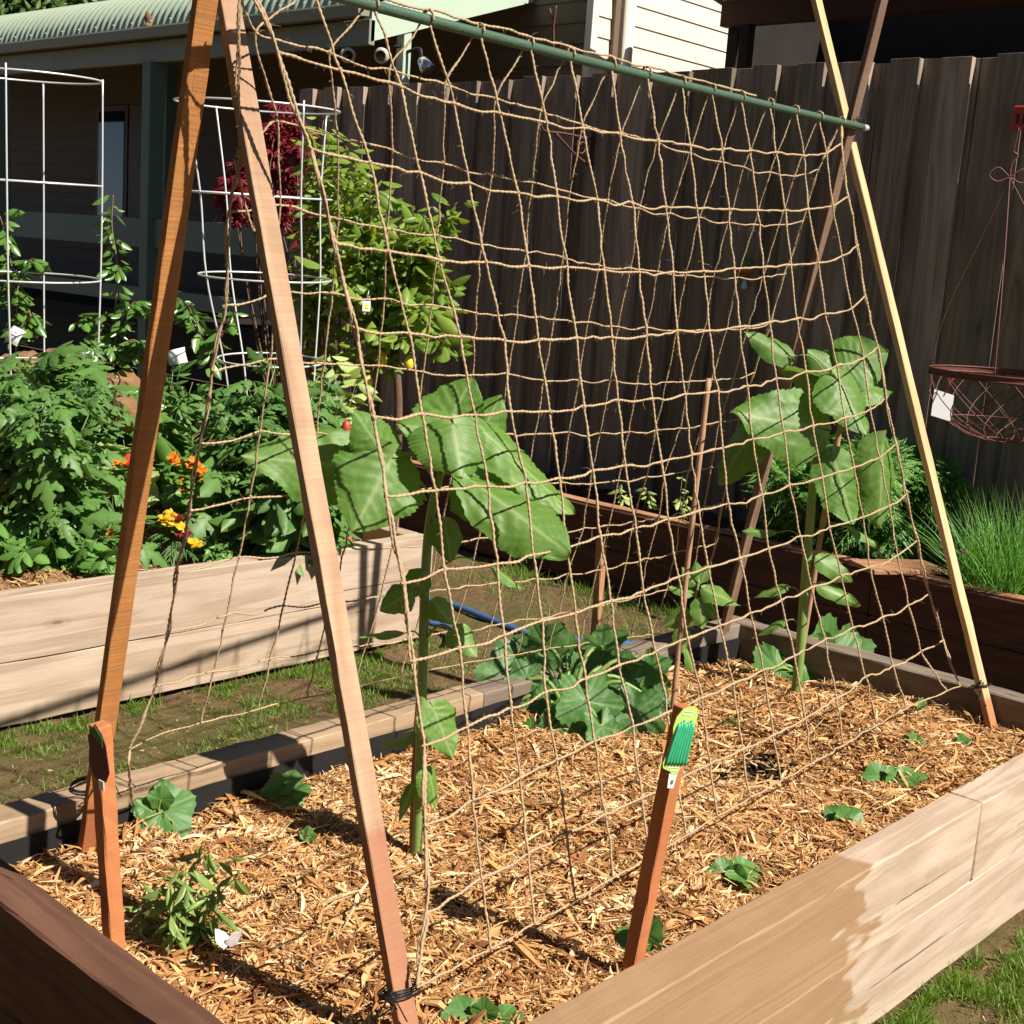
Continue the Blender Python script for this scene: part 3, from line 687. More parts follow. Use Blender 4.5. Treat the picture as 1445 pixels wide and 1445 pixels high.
def hairs(mb, pts, per_m, seed):
    r = np.random.default_rng(seed)
    seg = np.diff(pts, axis=0); sl_ = np.linalg.norm(seg, axis=1); N = int(sl_.sum()*per_m)
    if N < 1: return
    k = r.choice(len(seg), N, p=sl_/sl_.sum()); f = r.random(N)
    b = pts[k]+seg[k]*f[:, None]; d = nrm(r.normal(0, 1, (N, 3))+nrm(seg[k])*r.normal(0, .8, N)[:, None])
    L = np.clip(.006*np.exp(r.normal(0, .55, N)), .002, .03); wv = nrm(np.cross(d, r.normal(0, 1, (N, 3))))*.00028
    c = nrm(r.normal(0, 1, (N, 3)))*(L*.3)[:, None]
    m_ = b+d*(L*.55)[:, None]+c*.5; e = b+d*L[:, None]*.95-a3(0, 0, 1)*(L*.12)[:, None]+c*.2
    P = np.stack([b-wv, b+wv, m_-wv*.8, m_+wv*.8, e-wv*.3, e+wv*.3], 1)
    q = np.array([(0, 1, 3, 2), (2, 3, 5, 4)]); Q = (q[None]+(np.arange(N)*6)[:, None, None]).reshape(-1, 4)
    mb.add(P.reshape(-1, 3), Q, None, np.repeat(r.random(N), 6))
def cord(mb, nodes, r=.0022, step=.0032, slack=.0, hair=260, seed=0, n=7):
    P = catmull(nodes, 14); L = np.concatenate([[0], np.cumsum(np.linalg.norm(np.diff(P, axis=0), axis=1))])
    s = np.arange(0, L[-1], step); Q = np.stack([np.interp(s, L, P[:, i]) for i in range(3)], -1)
    rr = np.random.default_rng(seed)
    for c in range(3):
        Q[:, c] += .0022*(np.interp(s, np.arange(0, L[-1]+.06, .03), rr.normal(0, .6, len(np.arange(0, L[-1]+.06, .03)))))
    rad = r*(1+.16*np.interp(s, np.arange(0, L[-1]+.04, .02), rr.normal(0, .9, len(np.arange(0, L[-1]+.04, .02)))))
    tube(mb, Q, rad, n, .5, 0, 2, .013)
    hairs(mb, Q, hair, seed+1)
    return Q
def lin(P, r, amp):
    """net cords run nearly straight from knot to knot: points between, with a little slack"""
    out = []
    for a, b in zip(P[:-1], P[1:]):
        for t in (0, .5):
            q = a*(1-t)+b*t
            if t: q = q-a3(0, 0, 1)*amp*np.linalg.norm(b-a)*r.random()
            out.append(q)
    out.append(P[-1]); return out
def knot(mb, p, r, seed):
    rr = np.random.default_rng(seed); d = rdir(1)[0]; x, y, z = frame(d, rdir(1)[0]); a = np.linspace(0, 4*math.pi, 22)
    P = p+x*(np.linspace(-.6, .6, 22)*r*1.6)[:, None]+(np.cos(a)[:, None]*y+np.sin(a)[:, None]*z)*r*.75
    tube(mb, P, r*.75, 5, .5); hairs(mb, P, 260, seed)
def panel(grid, on, rope, seed, r0):
    G = [[on(p) for p in row] for row in grid]; rr = np.random.default_rng(seed)
    mb = MB(); nr = len(G); nc = len(G[0])
    rp = [on(p) for p in rope]
    if grid is NEAR: rp[-1] = ON(0, 3.84, 1355, 968); rp[-2] = rp[-2]-nrm(ray(1279, 1000))*.03
    rpi = catmull(rp, 24)
    for j in range(nc):
        col = [G[i][j] for i in range(nr)]
        if grid is FAR:
            top = BA+(BB-BA)*np.clip(((on_near(NEAR[0][j])-BA) @ bd)/np.linalg.norm(BB-BA), 0, 1); col = [top+a3(0, 0, .012)]+col
        # down to the tied bottom rope
        e = col[-1]+(col[-1]-col[-2])*.9; k = np.argmin(np.linalg.norm(rpi-e, axis=1))
        if 0 < j < nc-1: col = col+[rpi[k]]
        else: col = col+[rp[0 if j == 0 else -1]]
        ed = j in (0, nc-1)
        cord(mb, lin(col, rr, .015), r0*(1.0 if not ed else 1.15), seed=seed*1000+j, hair=170 if not ed else 320)
        if ed:   # the edge carries a second strand laid round the first
            c2 = lin(col, rr, .015); c2 = [p+a3(.004*math.sin(i*1.9), .004*math.cos(i*1.9), 0) for i, p in enumerate(c2)]
            cord(mb, c2, r0, seed=seed*1000+500+j, hair=280)
    for i in range(nr):
        if grid is NEAR and i == 0: continue
        cord(mb, lin(G[i], rr, .05), r0, seed=seed*1000+100+i)
        for j in range(nc): knot(mb, G[i][j], r0*1.25, seed*977+i*31+j)
    cord(mb, rp, r0*.85, seed=seed*1000+300)
    if grid is NEAR:   # loops round the pole, and the twine laced along it
        for j in range(nc):
            c = BA+bd*((G[0][j]-BA) @ bd); a = np.linspace(-.4, math.pi*1.15, 12); x, y, z = frame(bd, (0, 0, 1))
            cord(mb, [c+(np.cos(t)*-y+np.sin(t)*z)*.0128 for t in a], r0, hair=120, seed=900+j)
        P = [BA+bd*s+a3(0, 0, .0128)+a3(0, .004*math.sin(s*23), .002*math.sin(s*31)) for s in np.linspace(-.1, np.linalg.norm(BB-BA)*.72, 60)]
        cord(mb, P, r0, seed=950)
    return mb.build('net_side', M['jute'], net, True)
n1 = panel(NEAR, on_near, ROPE_N, 1, .0024); n1['label'] = 'near side of the net, full width'
n2 = panel(FAR, on_far, ROPE_F, 2, .0019); n2['label'] = 'far side of the net seen through the near side'
e0 = on_far((183, 1058)); e1 = on_near((1353, 970))
for k_, (P_, r_) in enumerate((([e0, e0-a3(0, 0, .05), MZ(190, 1150)], .0026), ([on_far((330, 225)), on_far((345, 318))+a3(0, -.02, 0), on_far((362, 322))], .0022), ([e1, e1-a3(0, 0, .06), MZ(1350, 1030)], .0018), ([e1, e1*.5+ON(0, 3.85, 1384, 966)*.5-a3(0, 0, .003), ON(0, 3.85, 1384, 966)], .0018))):
    mb = MB(); cord(mb, P_, r_, seed=70+k_); mb.build('loose_end', M['jute'], net, True)

st2 = chips('path_litter', .75, 5.15, 2.55, 3.9, 9000, gz, M['litter'], .014, .0035, .006, 21); tag(st2, 'scattered twigs, crumbs and dead grass on the dirt path between the beds', 'litter', kind='stuff')
st3 = chips('path_litter', 2.0, 4.4, .3, 1.14, 6000, gz, M['litter'], .014, .004, .006, 22); tag(st3, 'crumbs of soil and dead leaves on the ground before the watered sleeper', 'litter', kind='stuff')
# ------------------------------------------------------------------ sunflowers
def stem_part(root, P, r0, r1, mat='stem', name='stem', n=10, k=8):
    Q = catmull(P, k); mb = MB(); tube(mb, Q, np.linspace(r0, r1, len(Q)), n, .45, 0); return mb.build(name, M[mat], root, True)
def sunflower(label, h0, base, stem, lv, r0, r1, group=None, name='sunflower', mat='sunleaf', pet=.0028):
    root = thing(name, label, 'sunflower', base, group)
    SP = [base-a3(0, 0, .04), base]+[V(x, y, h0) for x, y in stem]
    stem_part(root, SP, r0, r1)
    C = catmull(SP, 8)
    for i, (b, t, W, db, dt, nn, sh, dr, fo) in enumerate(lv):
        B = V(*b, h0+db); T = V(*t, h0+dt)
        nb = _f0*-nn[0]+_up*nn[1]+_rt*nn[2]
        mb = MB(); wm = W*h0/FOC
        big_leaf(mb, B, T, nb, wm, sh, dr, fo, seed=i*7+int(h0*100), nu=64 if W > 40 else 22, nv=21 if W > 40 else 9, tint=rng.uniform(.25, .75), serr=.05, quilt=.014 if W > 40 else .006)
        o = mb.build('leaf', M[mat], root, True)
        # leaf stalk from the stem
        k = np.argmin(np.linalg.norm(C-(B-a3(0, 0, .03)), axis=1)); k = min(k, len(C)-2)
        A = C[k]; mid = (A+B)/2+a3(0, 0, .25*np.linalg.norm(B-A))
        pm = MB(); Q = catmull([A, mid, B], 6); tube(pm, Q, np.linspace(pet*1.3, pet*.8, len(Q))*(1 if W > 40 else .6), 6, .4); pm.build('leaf_stalk', M['stem'], o, True)
    return root
A_ = (1, .5, .3); B_ = (1, .2, .3); U_ = (.5, 1, .3); D_ = (-.5, 1, -.2); R_ = (.7, .4, .7)
s1b = MZ(588, 1212)
SF1 = sunflower('tall sunflower with big drooping leaves behind the pale near leg', s1b @ _f0, s1b,
  [(592, 1100), (596, 960), (600, 820), (606, 740), (618, 680), (636, 625)],
  [((508, 660), (340, 640), 118, -.03, -.10, (1, .7, .5), 'heart', .04, .16),
   ((575, 605), (452, 612), 60, .08, .10, (-.3, 1, .0), 'ovate', .14, .3),
   ((548, 650), (500, 578), 78, -.06, -.10, A_, 'heart', .05, .3),
   ((553, 646), (500, 750), 138, -.07, -.16, B_, 'heart', .06, .18),
   ((560, 640), (610, 700), 75, .06, .12, (.3, 1, 0), 'heart', .1, .3),
   ((622, 618), (668, 530), 108, .02, .06, (1, .7, .2), 'heart', .02, .15),
   ((650, 612), (560, 596), 84, .0, -.04, (1, .9, .2), 'heart', .06, .2),
   ((640, 598), (655, 672), 132, -.06, -.12, (1, .8, .3), 'heart', .10, .30),
   ((676, 620), (708, 556), 66, .04, .07, A_, 'heart', .05, .25),
   ((678, 606), (814, 722), 92, -.03, -.07, (.8, .8, .5), 'oval', .05, .30),
   ((662, 676), (806, 778), 104, -.10, -.20, (.9, .7, .4), 'oval', .04, .28),
   ((668, 672), (690, 756), 84, -.07, -.12, (1, .4, .1), 'heart', .06, .2),
   ((628, 738), (638, 792), 52, -.05, -.08, B_, 'heart', .1, .4),
   ((690, 800), (742, 824), 26, .05, .06, U_, 'ovate', .2, .3),
   ((576, 838), (536, 862), 46, -.04, -.06, A_, 'heart', .1, .3),
   ((572, 893), (508, 890), 22, -.02, -.04, U_, 'ovate', .2, .3),
   ((598, 812), (566, 846), 40, -.02, -.04, A_, 'heart', .2, .3),
   ((612, 850), (640, 880), 38, -.02, -.04, A_, 'heart', .1, .3),
   ((642, 890), (674, 926), 44, -.05, -.07, A_, 'heart', .1, .3),
   ((612, 1000), (641, 1070), 66, -.06, -.08, (1, .6, .4), 'heart', .06, .12),
   ((590, 1032), (537, 1050), 36, .02, .05, U_, 'heart', .1, .3),
   ((606, 1090), (618, 1142), 46, -.05, -.06, R_, 'heart', .05, .5),
   ((582, 1108), (564, 1162), 20, -.02, -.03, B_, 'ovate', .1, .3)], .0125, .009, 'tall sunflowers')
s2b = MZ(1122, 983)
SF2 = sunflower('tall sunflower with a thick ribbed stem in front of the yellow far leg', s2b @ _f0, s2b,
  [(1128, 930), (1138, 800), (1146, 700), (1153, 620), (1166, 555), (1176, 520)],
  [((1112, 504), (1052, 466), 40, .0, .02, (1, .8, 0), 'heart', .05, .3),
   ((1168, 545), (1098, 505), 70, .04, .08, (-.6, .8, 0), 'heart', .1, .3),
   ((1186, 530), (1140, 492), 64, .03, .05, A_, 'heart', .05, .3),
   ((1192, 515), (1254, 496), 92, .02, .04, (1, .6, .1), 'heart', .02, .1),
   ((1154, 604), (1034, 580), 108, -.06, -.14, (1, .5, .3), 'heart', .04, .15),
   ((1200, 545), (1264, 545), 66, .06, .10, (.4, .8, .0), 'heart', .1, .3),
   ((1180, 535), (1226, 612), 92, -.05, -.12, (1, .5, .4), 'heart', .06, .25),
   ((1176, 642), (1206, 740), 80, -.06, -.10, (1, .3, .3), 'oval', .04, .25),
   ((1246, 626), (1244, 746), 84, -.03, -.07, (1, .2, .5), 'heart', .04, .5),
   ((1215, 690), (1240, 738), 50, .05, .06, B_, 'heart', .1, .3),
   ((1064, 608), (1008, 682), 70, .10, .12, (.6, .4, -.5), 'heart', .1, .3),
   ((1095, 752), (1048, 745), 18, .0, .0, U_, 'ovate', .1, .3),
   ((1158, 790), (1206, 820), 34, -.03, -.04, A_, 'heart', .1, .2),
   ((1160, 828), (1217, 852), 28, -.03, -.05, A_, 'heart', .15, .3),
   ((1112, 828), (1064, 834), 20, .0, .0, U_, 'ovate', .25, .3),
   ((1195, 744), (1244, 763), 20, .0, .0, U_, 'ovate', .2, .3),
   ((1108, 876), (1066, 892), 20, .0, .0, U_, 'ovate', .2, .3)], .017, .011, 'tall sunflowers', pet=.0035)
s3b = MZ(946, 1030); h3 = s3b @ _f0
SF3 = sunflower('young pale sunflower tied to the cane above the bean stake', h3, s3b,
  [(950, 980), (956, 930), (968, 880), (980, 850), (986, 818)],
  [((984, 826), (962, 800), 26, 0, 0, A_, 'ovate', .05, .2), ((990, 822), (1000, 795), 24, .02, .02, A_, 'ovate', .05, .2), ((990, 830), (1046, 850), 34, -.02, -.06, (.7, .9, .3), 'ovate', .12, .2),
   ((980, 836), (944, 826), 26, 0, 0, U_, 'ovate', .1, .2), ((982, 846), (1014, 872), 28, -.02, -.04, A_, 'ovate', .1, .2), ((990, 850), (992, 888), 34, -.03, -.05, B_, 'heart', .05, .2),
   ((970, 866), (936, 884), 32, -.01, -.02, A_, 'heart', .2, .3), ((962, 890), (968, 922), 30, -.02, -.02, B_, 'heart', .1, .2), ((966, 912), (984, 950), 24, .02, .02, R_, 'ovate', .1, .3), ((986, 820), (984, 792), 18, 0, 0, A_, 'ovate', .1, .2)], .005, .004, None, 'young_sunflower', pet=.0015)

# ------------------------------------------------------------------ canes and stakes
def cane(p0, p1, r, label):
    P = catmull([p0, (p0+p1)/2+rdir(1)[0]*.006, p1], 14); rad = np.full(len(P), r)
    rad[::6] *= 1.13
    mb = MB(); tube(mb, P, rad, 10); o = mb.build('bamboo_cane', M['bamboo'], None, True); return tag(o, label, 'cane')
cb = MZ(944, 1050); cane(cb-a3(0, 0, .05), V(1000, 534, cb @ _f0), .0075, 'long bare cane rising behind the bean stake')
c2b = MZ(581, 1210)+_f0*.01; cane(c2b-a3(0, 0, .05), V(597, 900, c2b @ _f0+.02), .006, 'cane tied close behind the stem of the sunflower by the pale near leg')
c3b = MZ(1128, 975)+_f0*.05; cane(c3b-a3(0, 0, .05), V(1188, 588, c3b @ _f0), .009, 'cane standing behind the thick stemmed sunflower at the right')
def stake(px_top, base, h, w, mat, label, name='garden_stake', tilt=None):
    T = V(*px_top, h); root = beam(name, base-a3(0, 0, .06), T, w, w, (0, -1, 0), M[mat], None, .002, 16, .0006)
    return tag(root, label, 'stake'), T
b0 = MZ(166, 1345); sk1, T1 = stake((141, 1022), b0, b0 @ _f0-.04, .03, 'hardwood', 'short orange stake with a dark plant label at the left end of the near bed')
b1 = ON(2, .30, 884, 1382); sk2, T2 = stake((966, 996), b1, b1 @ _f0+.03, .03, 'hardwood', 'short orange stake carrying the green bean label')
b2 = V(838, 945, 3.55); b2 = ON(2, .28, 838, 960); sk3, T3 = stake((849, 762), b2, b2 @ _f0, .026, 'plank', 'square stake rising out of the zucchini leaves')
b3 = V(492, 775, 5.3); sk4, T4 = stake((488, 612), b3, 5.3, .028, 'hardwood', 'thin dark stake with a red tip at the far end of the long left bed')
mb = MB(); tube(mb, [T4-a3(0, 0, .004), T4+a3(0, 0, .02), T4+a3(0, 0, .045), T4+a3(0, 0, .055)], [.016, .02, .014, .004], 12); kn = mb.build('red_tip', M['redplastic'], sk4, True)
# bean label
def outline_card(root, name, pts, O, X, Y, Z, th, mat):
    """a thin printed card with a shaped outline"""
    n = len(pts); f = np.array([O+X*p[0]+Y*p[1]+Z*th/2 for p in pts]); b = f-Z*th
    c = [f.mean(0), b.mean(0)]; v = np.concatenate([f, b, c]); t = []; q = []
    for i in range(n):
        j = (i+1) % n; t += [(2*n, i, j), (2*n+1, n+j, n+i)]; q.append((i, n+i, n+j, j))
    mb = MB(); mb.add(v, q, t); return mb.build(name, M[mat], root)
def card_frame(ptop, pbot, normal):
    y = nrm(ptop-pbot); z = nrm(normal-y*(normal @ y)); return np.cross(y, z), y, z
hT = T2 @ _f0-.03
pt = V(968, 996, hT); pb = V(946, 1112, hT-.012); Lc = np.linalg.norm(pt-pb); X, Y, Z = card_frame(pt, pb, -_f0*.9+_rt*.4)
lab = thing('plant_label', 'bright green label with printed beans tacked to the orange stake', 'plant label', pb)
k = Lc
shape = [(-.02, .16), (-.05, .2), (-.155, .24), (-.17, .30), (-.13, .45), (-.10, .62), (-.12, .74), (-.10, .86), (-.03, .96), (.06, 1.0), (.15, .985), (.185, .90), (.175, .78), (.14, .62), (.13, .45), (.12, .30), (.08, .24), (.06, .2), (.05, .16)]
outline_card(lab, 'backing_card', [(x*k, y*k) for x, y in shape], pb, X, Y, Z, .002, 'lime')
outline_card(lab, 'label_foot', [(x*k, y*k) for x, y in [(-.045, .0), (.035, .0), (.055, .17), (-.055, .17)]], pb, X, Y, Z, .0016, 'white')
outline_card(lab, 'bar_code', [(x*k, y*k) for x, y in [(-.02, .05), (.015, .05), (.02, .10), (-.015, .10)]], pb+Z*.0014, X, Y, Z, .0006, 'bas')
mb = MB()
for i in range(7):
    a = -.125+.042*i; P = [pb+X*(a*k+.0)+Y*.29*k+Z*.0025, pb+X*(a*.9*k+.012*k)+Y*.52*k+Z*.004, pb+X*((a*.75+.045)*k)+Y*(.79+.02*(i % 3))*k+Z*.003]
    tube(mb, catmull(P, 6), np.array([.0025]+[.0036]*11+[.002])[:len(catmull(P, 6))], 7, rng.random())
mb.build('printed_beans', M['bean'], lab, True)
mb = MB()
for yy, x0, x1 in ((.93, -.0, .12), (.89, -.02, .11), (.25, -.1, .06), (.215, -.06, .05)):
    boxv(mb, (0, 0, 0), (1, 1, 1), .5, np.array([[(x1-x0)*k*X[r], .008*k*Y[r], .0008*Z[r], (pb+X*x0*k+Y*yy*k+Z*.0012)[r]] for r in range(3)]))
mb.build('print_line', M['white'], lab)
# dark label on the left stake (we see its shaded back edge)
pt = V(136, 1022, b0 @ _f0-.08); pb = V(141, 1112, b0 @ _f0-.08); X, Y, Z = card_frame(pt, pb, -_rt*.5-_f0*.9); k = np.linalg.norm(pt-pb)
l2 = thing('plant_label', 'dark purple label pinned on the short stake at the left end', 'plant label', pb)
outline_card(l2, 'backing_card', [(x*k, y*k) for x, y in [(-.02, .1), (-.12, .2), (-.2, .4), (-.17, .62), (-.19, .78), (-.1, .9), (-.03, 1.0), (.1, .86), (.17, .7), (.2, .45), (.22, .28), (.14, .12)]], pb, X, Y, Z, .0015, 'purple')
outline_card(l2, 'green_band', [(x*k, y*k) for x, y in [(-.10, .84), (-.03, .97), (.12, .80), (.12, .66)]], pb+Z*.0016, X, Y, Z, .0008, 'cuc')
outline_card(l2, 'label_foot', [(x*k, y*k) for x, y in [(.0, -.02), (.1, -.02), (.1, .12), (.0, .14)]], pb+Z*.0016, X, Y, Z, .0012, 'white')

# ------------------------------------------------------------------ zucchini, seedlings
def leafy(name, label, cat, centre, lv, mat, h, lobes, depth, serr, group=None, up=.75, stalk=.003):
    """lv: x, y, radius, direction in degrees, offset"""
    root = thing(name, label, cat, centre, group)
    for i, L_ in enumerate(lv):
        px, py, R, ang = L_[:4]; dh = L_[4] if len(L_) > 4 else 0
        c = V(px, py, h+dh); d = _rt*math.cos(math.radians(ang))+_u2*math.sin(math.radians(ang))*.9-_f0*.25
        nb = -_f0*(1-up)*1.2+_up*up+rdir(1)[0]*.3+_rt*.15
        r_ = R*(1.25 if mat == 'cuc' else .95)*h/FOC; mb = MB()
        palm_leaf(mb, c-nrm(d)*r_*.25, d, nb, r_, lobes, depth, serr, .08, rng.uniform(.2, .8), i*5+int(px), nr=8 if R > 22 else 6, nt=88 if R > 22 else 61)
        o = mb.build('leaf', M[mat], root, True)
        A = centre; B = c-nrm(d)*r_*.25; mid = (A+B)/2+a3(0, 0, .3*np.linalg.norm(A-B))
        pm = MB(); Q = catmull([A, mid, B], 6); tube(pm, Q, np.linspace(stalk*1.3, stalk, len(Q)), 6, .4); pm.build('leaf_stalk', M['stem'], o, True)
    return root
zc = MZ(800, 1008); hz = zc @ _f0
leafy('zucchini_plant', 'sprawling zucchini with lobed mottled leaves in the middle of the back edge', 'zucchini', zc,
  [(775, 905, 48, 60, .15), (700, 950, 48, 170, .15), (745, 985, 54, 200, .05), (695, 1018, 36, 230, -.05), (770, 1015, 52, 250, -.05), (858, 908, 48, 40, .15), (815, 950, 46, 90, .1), (908, 965, 56, 10, .05),
   (830, 1003, 62, 280, -.1), (905, 1015, 56, 330, -.08), (852, 1035, 40, 290, -.14), (745, 1045, 34, 240, -.15), (722, 922, 42, 140, .2), (760, 950, 46, 110, .1), (880, 990, 40, 350, 0), (790, 1032, 38, 262, -.12), (925, 940, 36, 30, .1), (735, 960, 38, 190, .0), (790, 985, 40, 220, 0), (850, 985, 42, 300, 0), (715, 985, 34, 210, .05), (800, 915, 36, 80, .2), (875, 940, 38, 60, .12), (770, 1040, 30, 250, -.14), (690, 985, 30, 180, .1), (930, 990, 34, 350, 0)], 'zuc', hz, 5, .27, .10, up=.5, stalk=.006)
zc2 = MZ(1130, 960); hz2 = zc2 @ _f0
leafy('zucchini_plant', 'small lobed zucchini spreading round the foot of the thick stemmed sunflower', 'zucchini', zc2,
  [(1165, 905, 44, 80, .1), (1196, 935, 46, 350, 0), (1086, 945, 40, 190, -.02), (1105, 920, 34, 140, .08), (1184, 965, 32, 320, -.05), (1148, 932, 46, 60, 0), (1205, 915, 34, 20, .12), (1085, 912, 30, 150, .15), (1150, 968, 30, 280, -.06), (1068, 962, 26, 200, -.05)], 'cuc', hz2, 5, .3, .10, up=.55, stalk=.005)
SEED = [
 ((222, 1170), [(238, 1152, 44, 320), (196, 1166, 22, 190), (204, 1138, 18, 120), (228, 1124, 18, 80), (212, 1160, 20, 230)], 'cucumber seedling with one big leaf beside the short left stake'),
 ((402, 1135), [(408, 1104, 26, 40), (398, 1126, 30, 260), (424, 1116, 20, 10), (385, 1118, 16, 180)], 'dark cucumber seedling in a shaded hollow near the back sleeper'),
 ((432, 1190), [(428, 1178, 8, 120), (440, 1180, 8, 40), (434, 1172, 8, 90)], 'tiny seedling in the hollow below the dark cucumber seedling'),
 ((1265, 1108), [(1238, 1096, 24, 170), (1288, 1096, 22, 20), (1262, 1100, 18, 260), (1272, 1116, 14, 300), (1292, 1108, 18, 330), (1248, 1108, 18, 210)], 'wide cucumber seedling of six leaves near the right end'),
 ((1190, 1165), [(1180, 1160, 24, 200), (1204, 1162, 22, 330), (1190, 1150, 18, 90)], 'small bright cucumber seedling between the two larger right hand ones'),
 ((1040, 1248), [(1018, 1238, 28, 165), (1062, 1240, 34, 340), (1040, 1232, 16, 80)], 'cucumber seedling of two big leaves near the watered sleeper'),
 ((905, 1340), [(915, 1312, 28, 60), (884, 1328, 22, 200), (912, 1336, 22, 300), (900, 1316, 18, 120)], 'cucumber seedling hiding behind the foot of the bean stake'),
 ((1288, 1052), [(1282, 1046, 12, 170), (1296, 1048, 12, 20), (1288, 1040, 9, 90)], 'small seedling left of the one by the yellow far leg'),
 ((1360, 1056), [(1356, 1050, 14, 160), (1368, 1054, 12, 350), (1358, 1044, 10, 90)], 'small seedling beside the foot of the yellow far leg'),
 ((1032, 1030), [(1026, 1026, 11, 170), (1038, 1028, 11, 20), (1032, 1020, 8, 90)], 'tiny seedling alone between the zucchini and the dark soil patch'),
 ((1303, 1008), [(1300, 996, 14, 80), (1290, 1004, 11, 190), (1308, 1006, 11, 330)], 'small seedling under the net rope near the right edge'),
 ((685, 1445), [(650, 1436, 34, 175), (716, 1436, 30, 20), (684, 1424, 20, 90), (690, 1448, 24, 280)], 'cucumber seedling at the bottom edge beside the pale near leg')]
for c, lv, lb in SEED:
    cc = MZ(*c); leafy('cucumber_seedling', lb, 'seedling', cc, lv, 'cuc', cc @ _f0, 5, .16, .07, 'seedlings planted through the wood chips', up=.68, stalk=.0017)
# dark soil showing through the chips
p = MZ(1070, 1068); mb = MB()
for i in range(260):
    q = p+a3(rng.normal(0, .05), rng.normal(0, .028), 0); q[2] = mz(q[0], q[1])+rng.uniform(0, .012); s_ = rng.uniform(.004, .012); boxv(mb, q-s_, q+s_*a3(1, .8, .6))
tag(mb.build('bare_soil', flat('black_soil', (.02, .014, .01), .95, .1, var=.6, scale=90)), 'patch of black soil showing through the wood chips', 'soil', kind='stuff')

# ------------------------------------------------------------------ plants with many small leaves
def bushy(name, label, cat, base, tops, nl, tm, L, W, mat, sr=.003, group=None, spread=.05, droop=.3, smat='stem', jit=.4, lo=.15, flo=None, Lv=.35):
    root = thing(name, label, cat, base, group); fb = MB(); sb = MB(); PP = []; DD = []
    for T in tops:
        T = np.asarray(T, float); b = base+a3(*rng.normal(0, .012, 2), -.02); mid = b*.45+T*.55+rdir(1)[0]*np.linalg.norm(T-b)*.08+(T-b)*a3(-.1, -.1, .08)
        Q = catmull([b, mid, T], 10); tube(sb, Q, np.linspace(sr, sr*.4, len(Q)), 6, .4)
        n = max(1, int(nl/len(tops))); s = rng.uniform(lo, 1, n)**.8*(len(Q)-1); i = np.minimum(s.astype(int), len(Q)-2)
        PP.append(Q[i]+(Q[i+1]-Q[i])*(s-i)[:, None]); ax = nrm(Q[i+1]-Q[i]); o = rdir(n, -.6, .9); DD.append(nrm(o-ax*np.sum(o*ax, -1, keepdims=True)*.6+ax*.3))
    P = np.concatenate(PP); D = np.concatenate(DD); n = len(P)
    P = P+D*rng.uniform(0, spread, n)[:, None]
    D = nrm(D+a3(0, 0, -droop)); Nn = nrm(a3(0, 0, 1)+rng.normal(0, jit, (n, 3))-_f0*.25)
    l_ = L*np.exp(rng.normal(0, Lv, n)); leaves(fb, P, D, Nn, l_, l_*W/L*rng.uniform(.8, 1.2, n), tm, np.clip(rng.beta(2, 2, n), 0, 1))
    sb.build('stem', M[smat], root, True); f = fb.build('foliage', M[mat], root, True)
    return root
def tops_px(pts, h, dj=.12):
    return [V(x+rng.normal(0, 4), y, h+rng.normal(0, dj)) for x, y in pts]
def ground_px(px, py, z=.4): return ON(2, z, px, py)
def grid_tops(x0, x1, y0, y1, n, h, dj=.15): return [V(rng.uniform(x0, x1), y0+(y1-y0)*rng.random()**1.3, h+rng.normal(0, dj)) for _ in range(n)]

def bl(px, h):
    p = V(px, 700, h); p[2] = float(lz_(p[0], p[1])); return p
bushy('tomato_plant', 'big leafy tomato plant at the left edge of the long bed', 'tomato plant', bl(60, 5.05), grid_tops(-60, 148, 545, 800, 44, 5.0, .2), 1500, T_TOM, .115, .115, 'tom', .005, 'tomato plants', .06)
bushy('tomato_plant', 'tomato plant growing under the first wire cage at the left', 'tomato plant', bl(110, 5.6), grid_tops(-30, 175, 505, 640, 30, 5.65, .2), 1000, T_TOM, .105, .105, 'tom', .005, 'tomato plants', .05)
bushy('tomato_plant', 'tomato plant standing inside the second wire cage behind the pale near leg', 'tomato plant', bl(375, 5.2), grid_tops(300, 465, 515, 690, 42, 5.25, .15), 1600, T_TOM, .095, .095, 'tom', .005, 'tomato plants', .05)
bushy('tomato_plant', 'lower tomato growth with long hanging leaves left of the big sunflower leaf', 'tomato plant', bl(390, 5.05), grid_tops(335, 480, 630, 708, 16, 5.05, .08), 560, T_LA, .09, .035, 'tom', .004, 'tomato plants', .05, .7)
bushy('basil_plant', 'bright low basil at the front left corner of the long bed', 'basil', bl(40, 4.75), grid_tops(-10, 95, 755, 830, 14, 4.7, .08), 420, T_OV, .055, .034, 'bas', .003, None, .03)
bushy('nasturtium', 'small round leaved plant at the edge of the bed left of the saw marked leg', 'plant', bl(140, 4.75), grid_tops(115, 165, 770, 830, 10, 4.7, .06), 150, T_OV, .045, .036, 'bas', .003, None, .03)
bushy('mint_plant', 'small crinkled bright green plant between the flowers and the sleeper', 'plant', ground_px(318, 796, .37), grid_tops(292, 338, 742, 790, 12, (ground_px(318, 796, .37) @ _f0), .03), 230, T_TOM, .05, .05, 'bas', .003, None, .02)
bushy('leafy_plant', 'dark bushy plant at the right end of the long bed behind the pale near leg', 'plant', bl(445, 5.1), grid_tops(425, 490, 690, 760, 12, 5.1, .08), 330, T_OV, .05, .026, 'tom', .003, None, .04)
bushy('lettuce', 'pale frilly lettuce left of the saw marked leg', 'lettuce', bl(172, 5.35), grid_tops(158, 192, 610, 650, 10, 5.35, .04), 70, T_OV, .075, .075, 'lett', .003, None, .02)
bushy('leafy_plant', 'dark low plant on the bank behind the saw marked leg', 'plant', bl(215, 5.75), grid_tops(150, 250, 545, 640, 16, 5.7, .12), 420, T_LA, .075, .03, 'vine', .004, None, .05, .5)
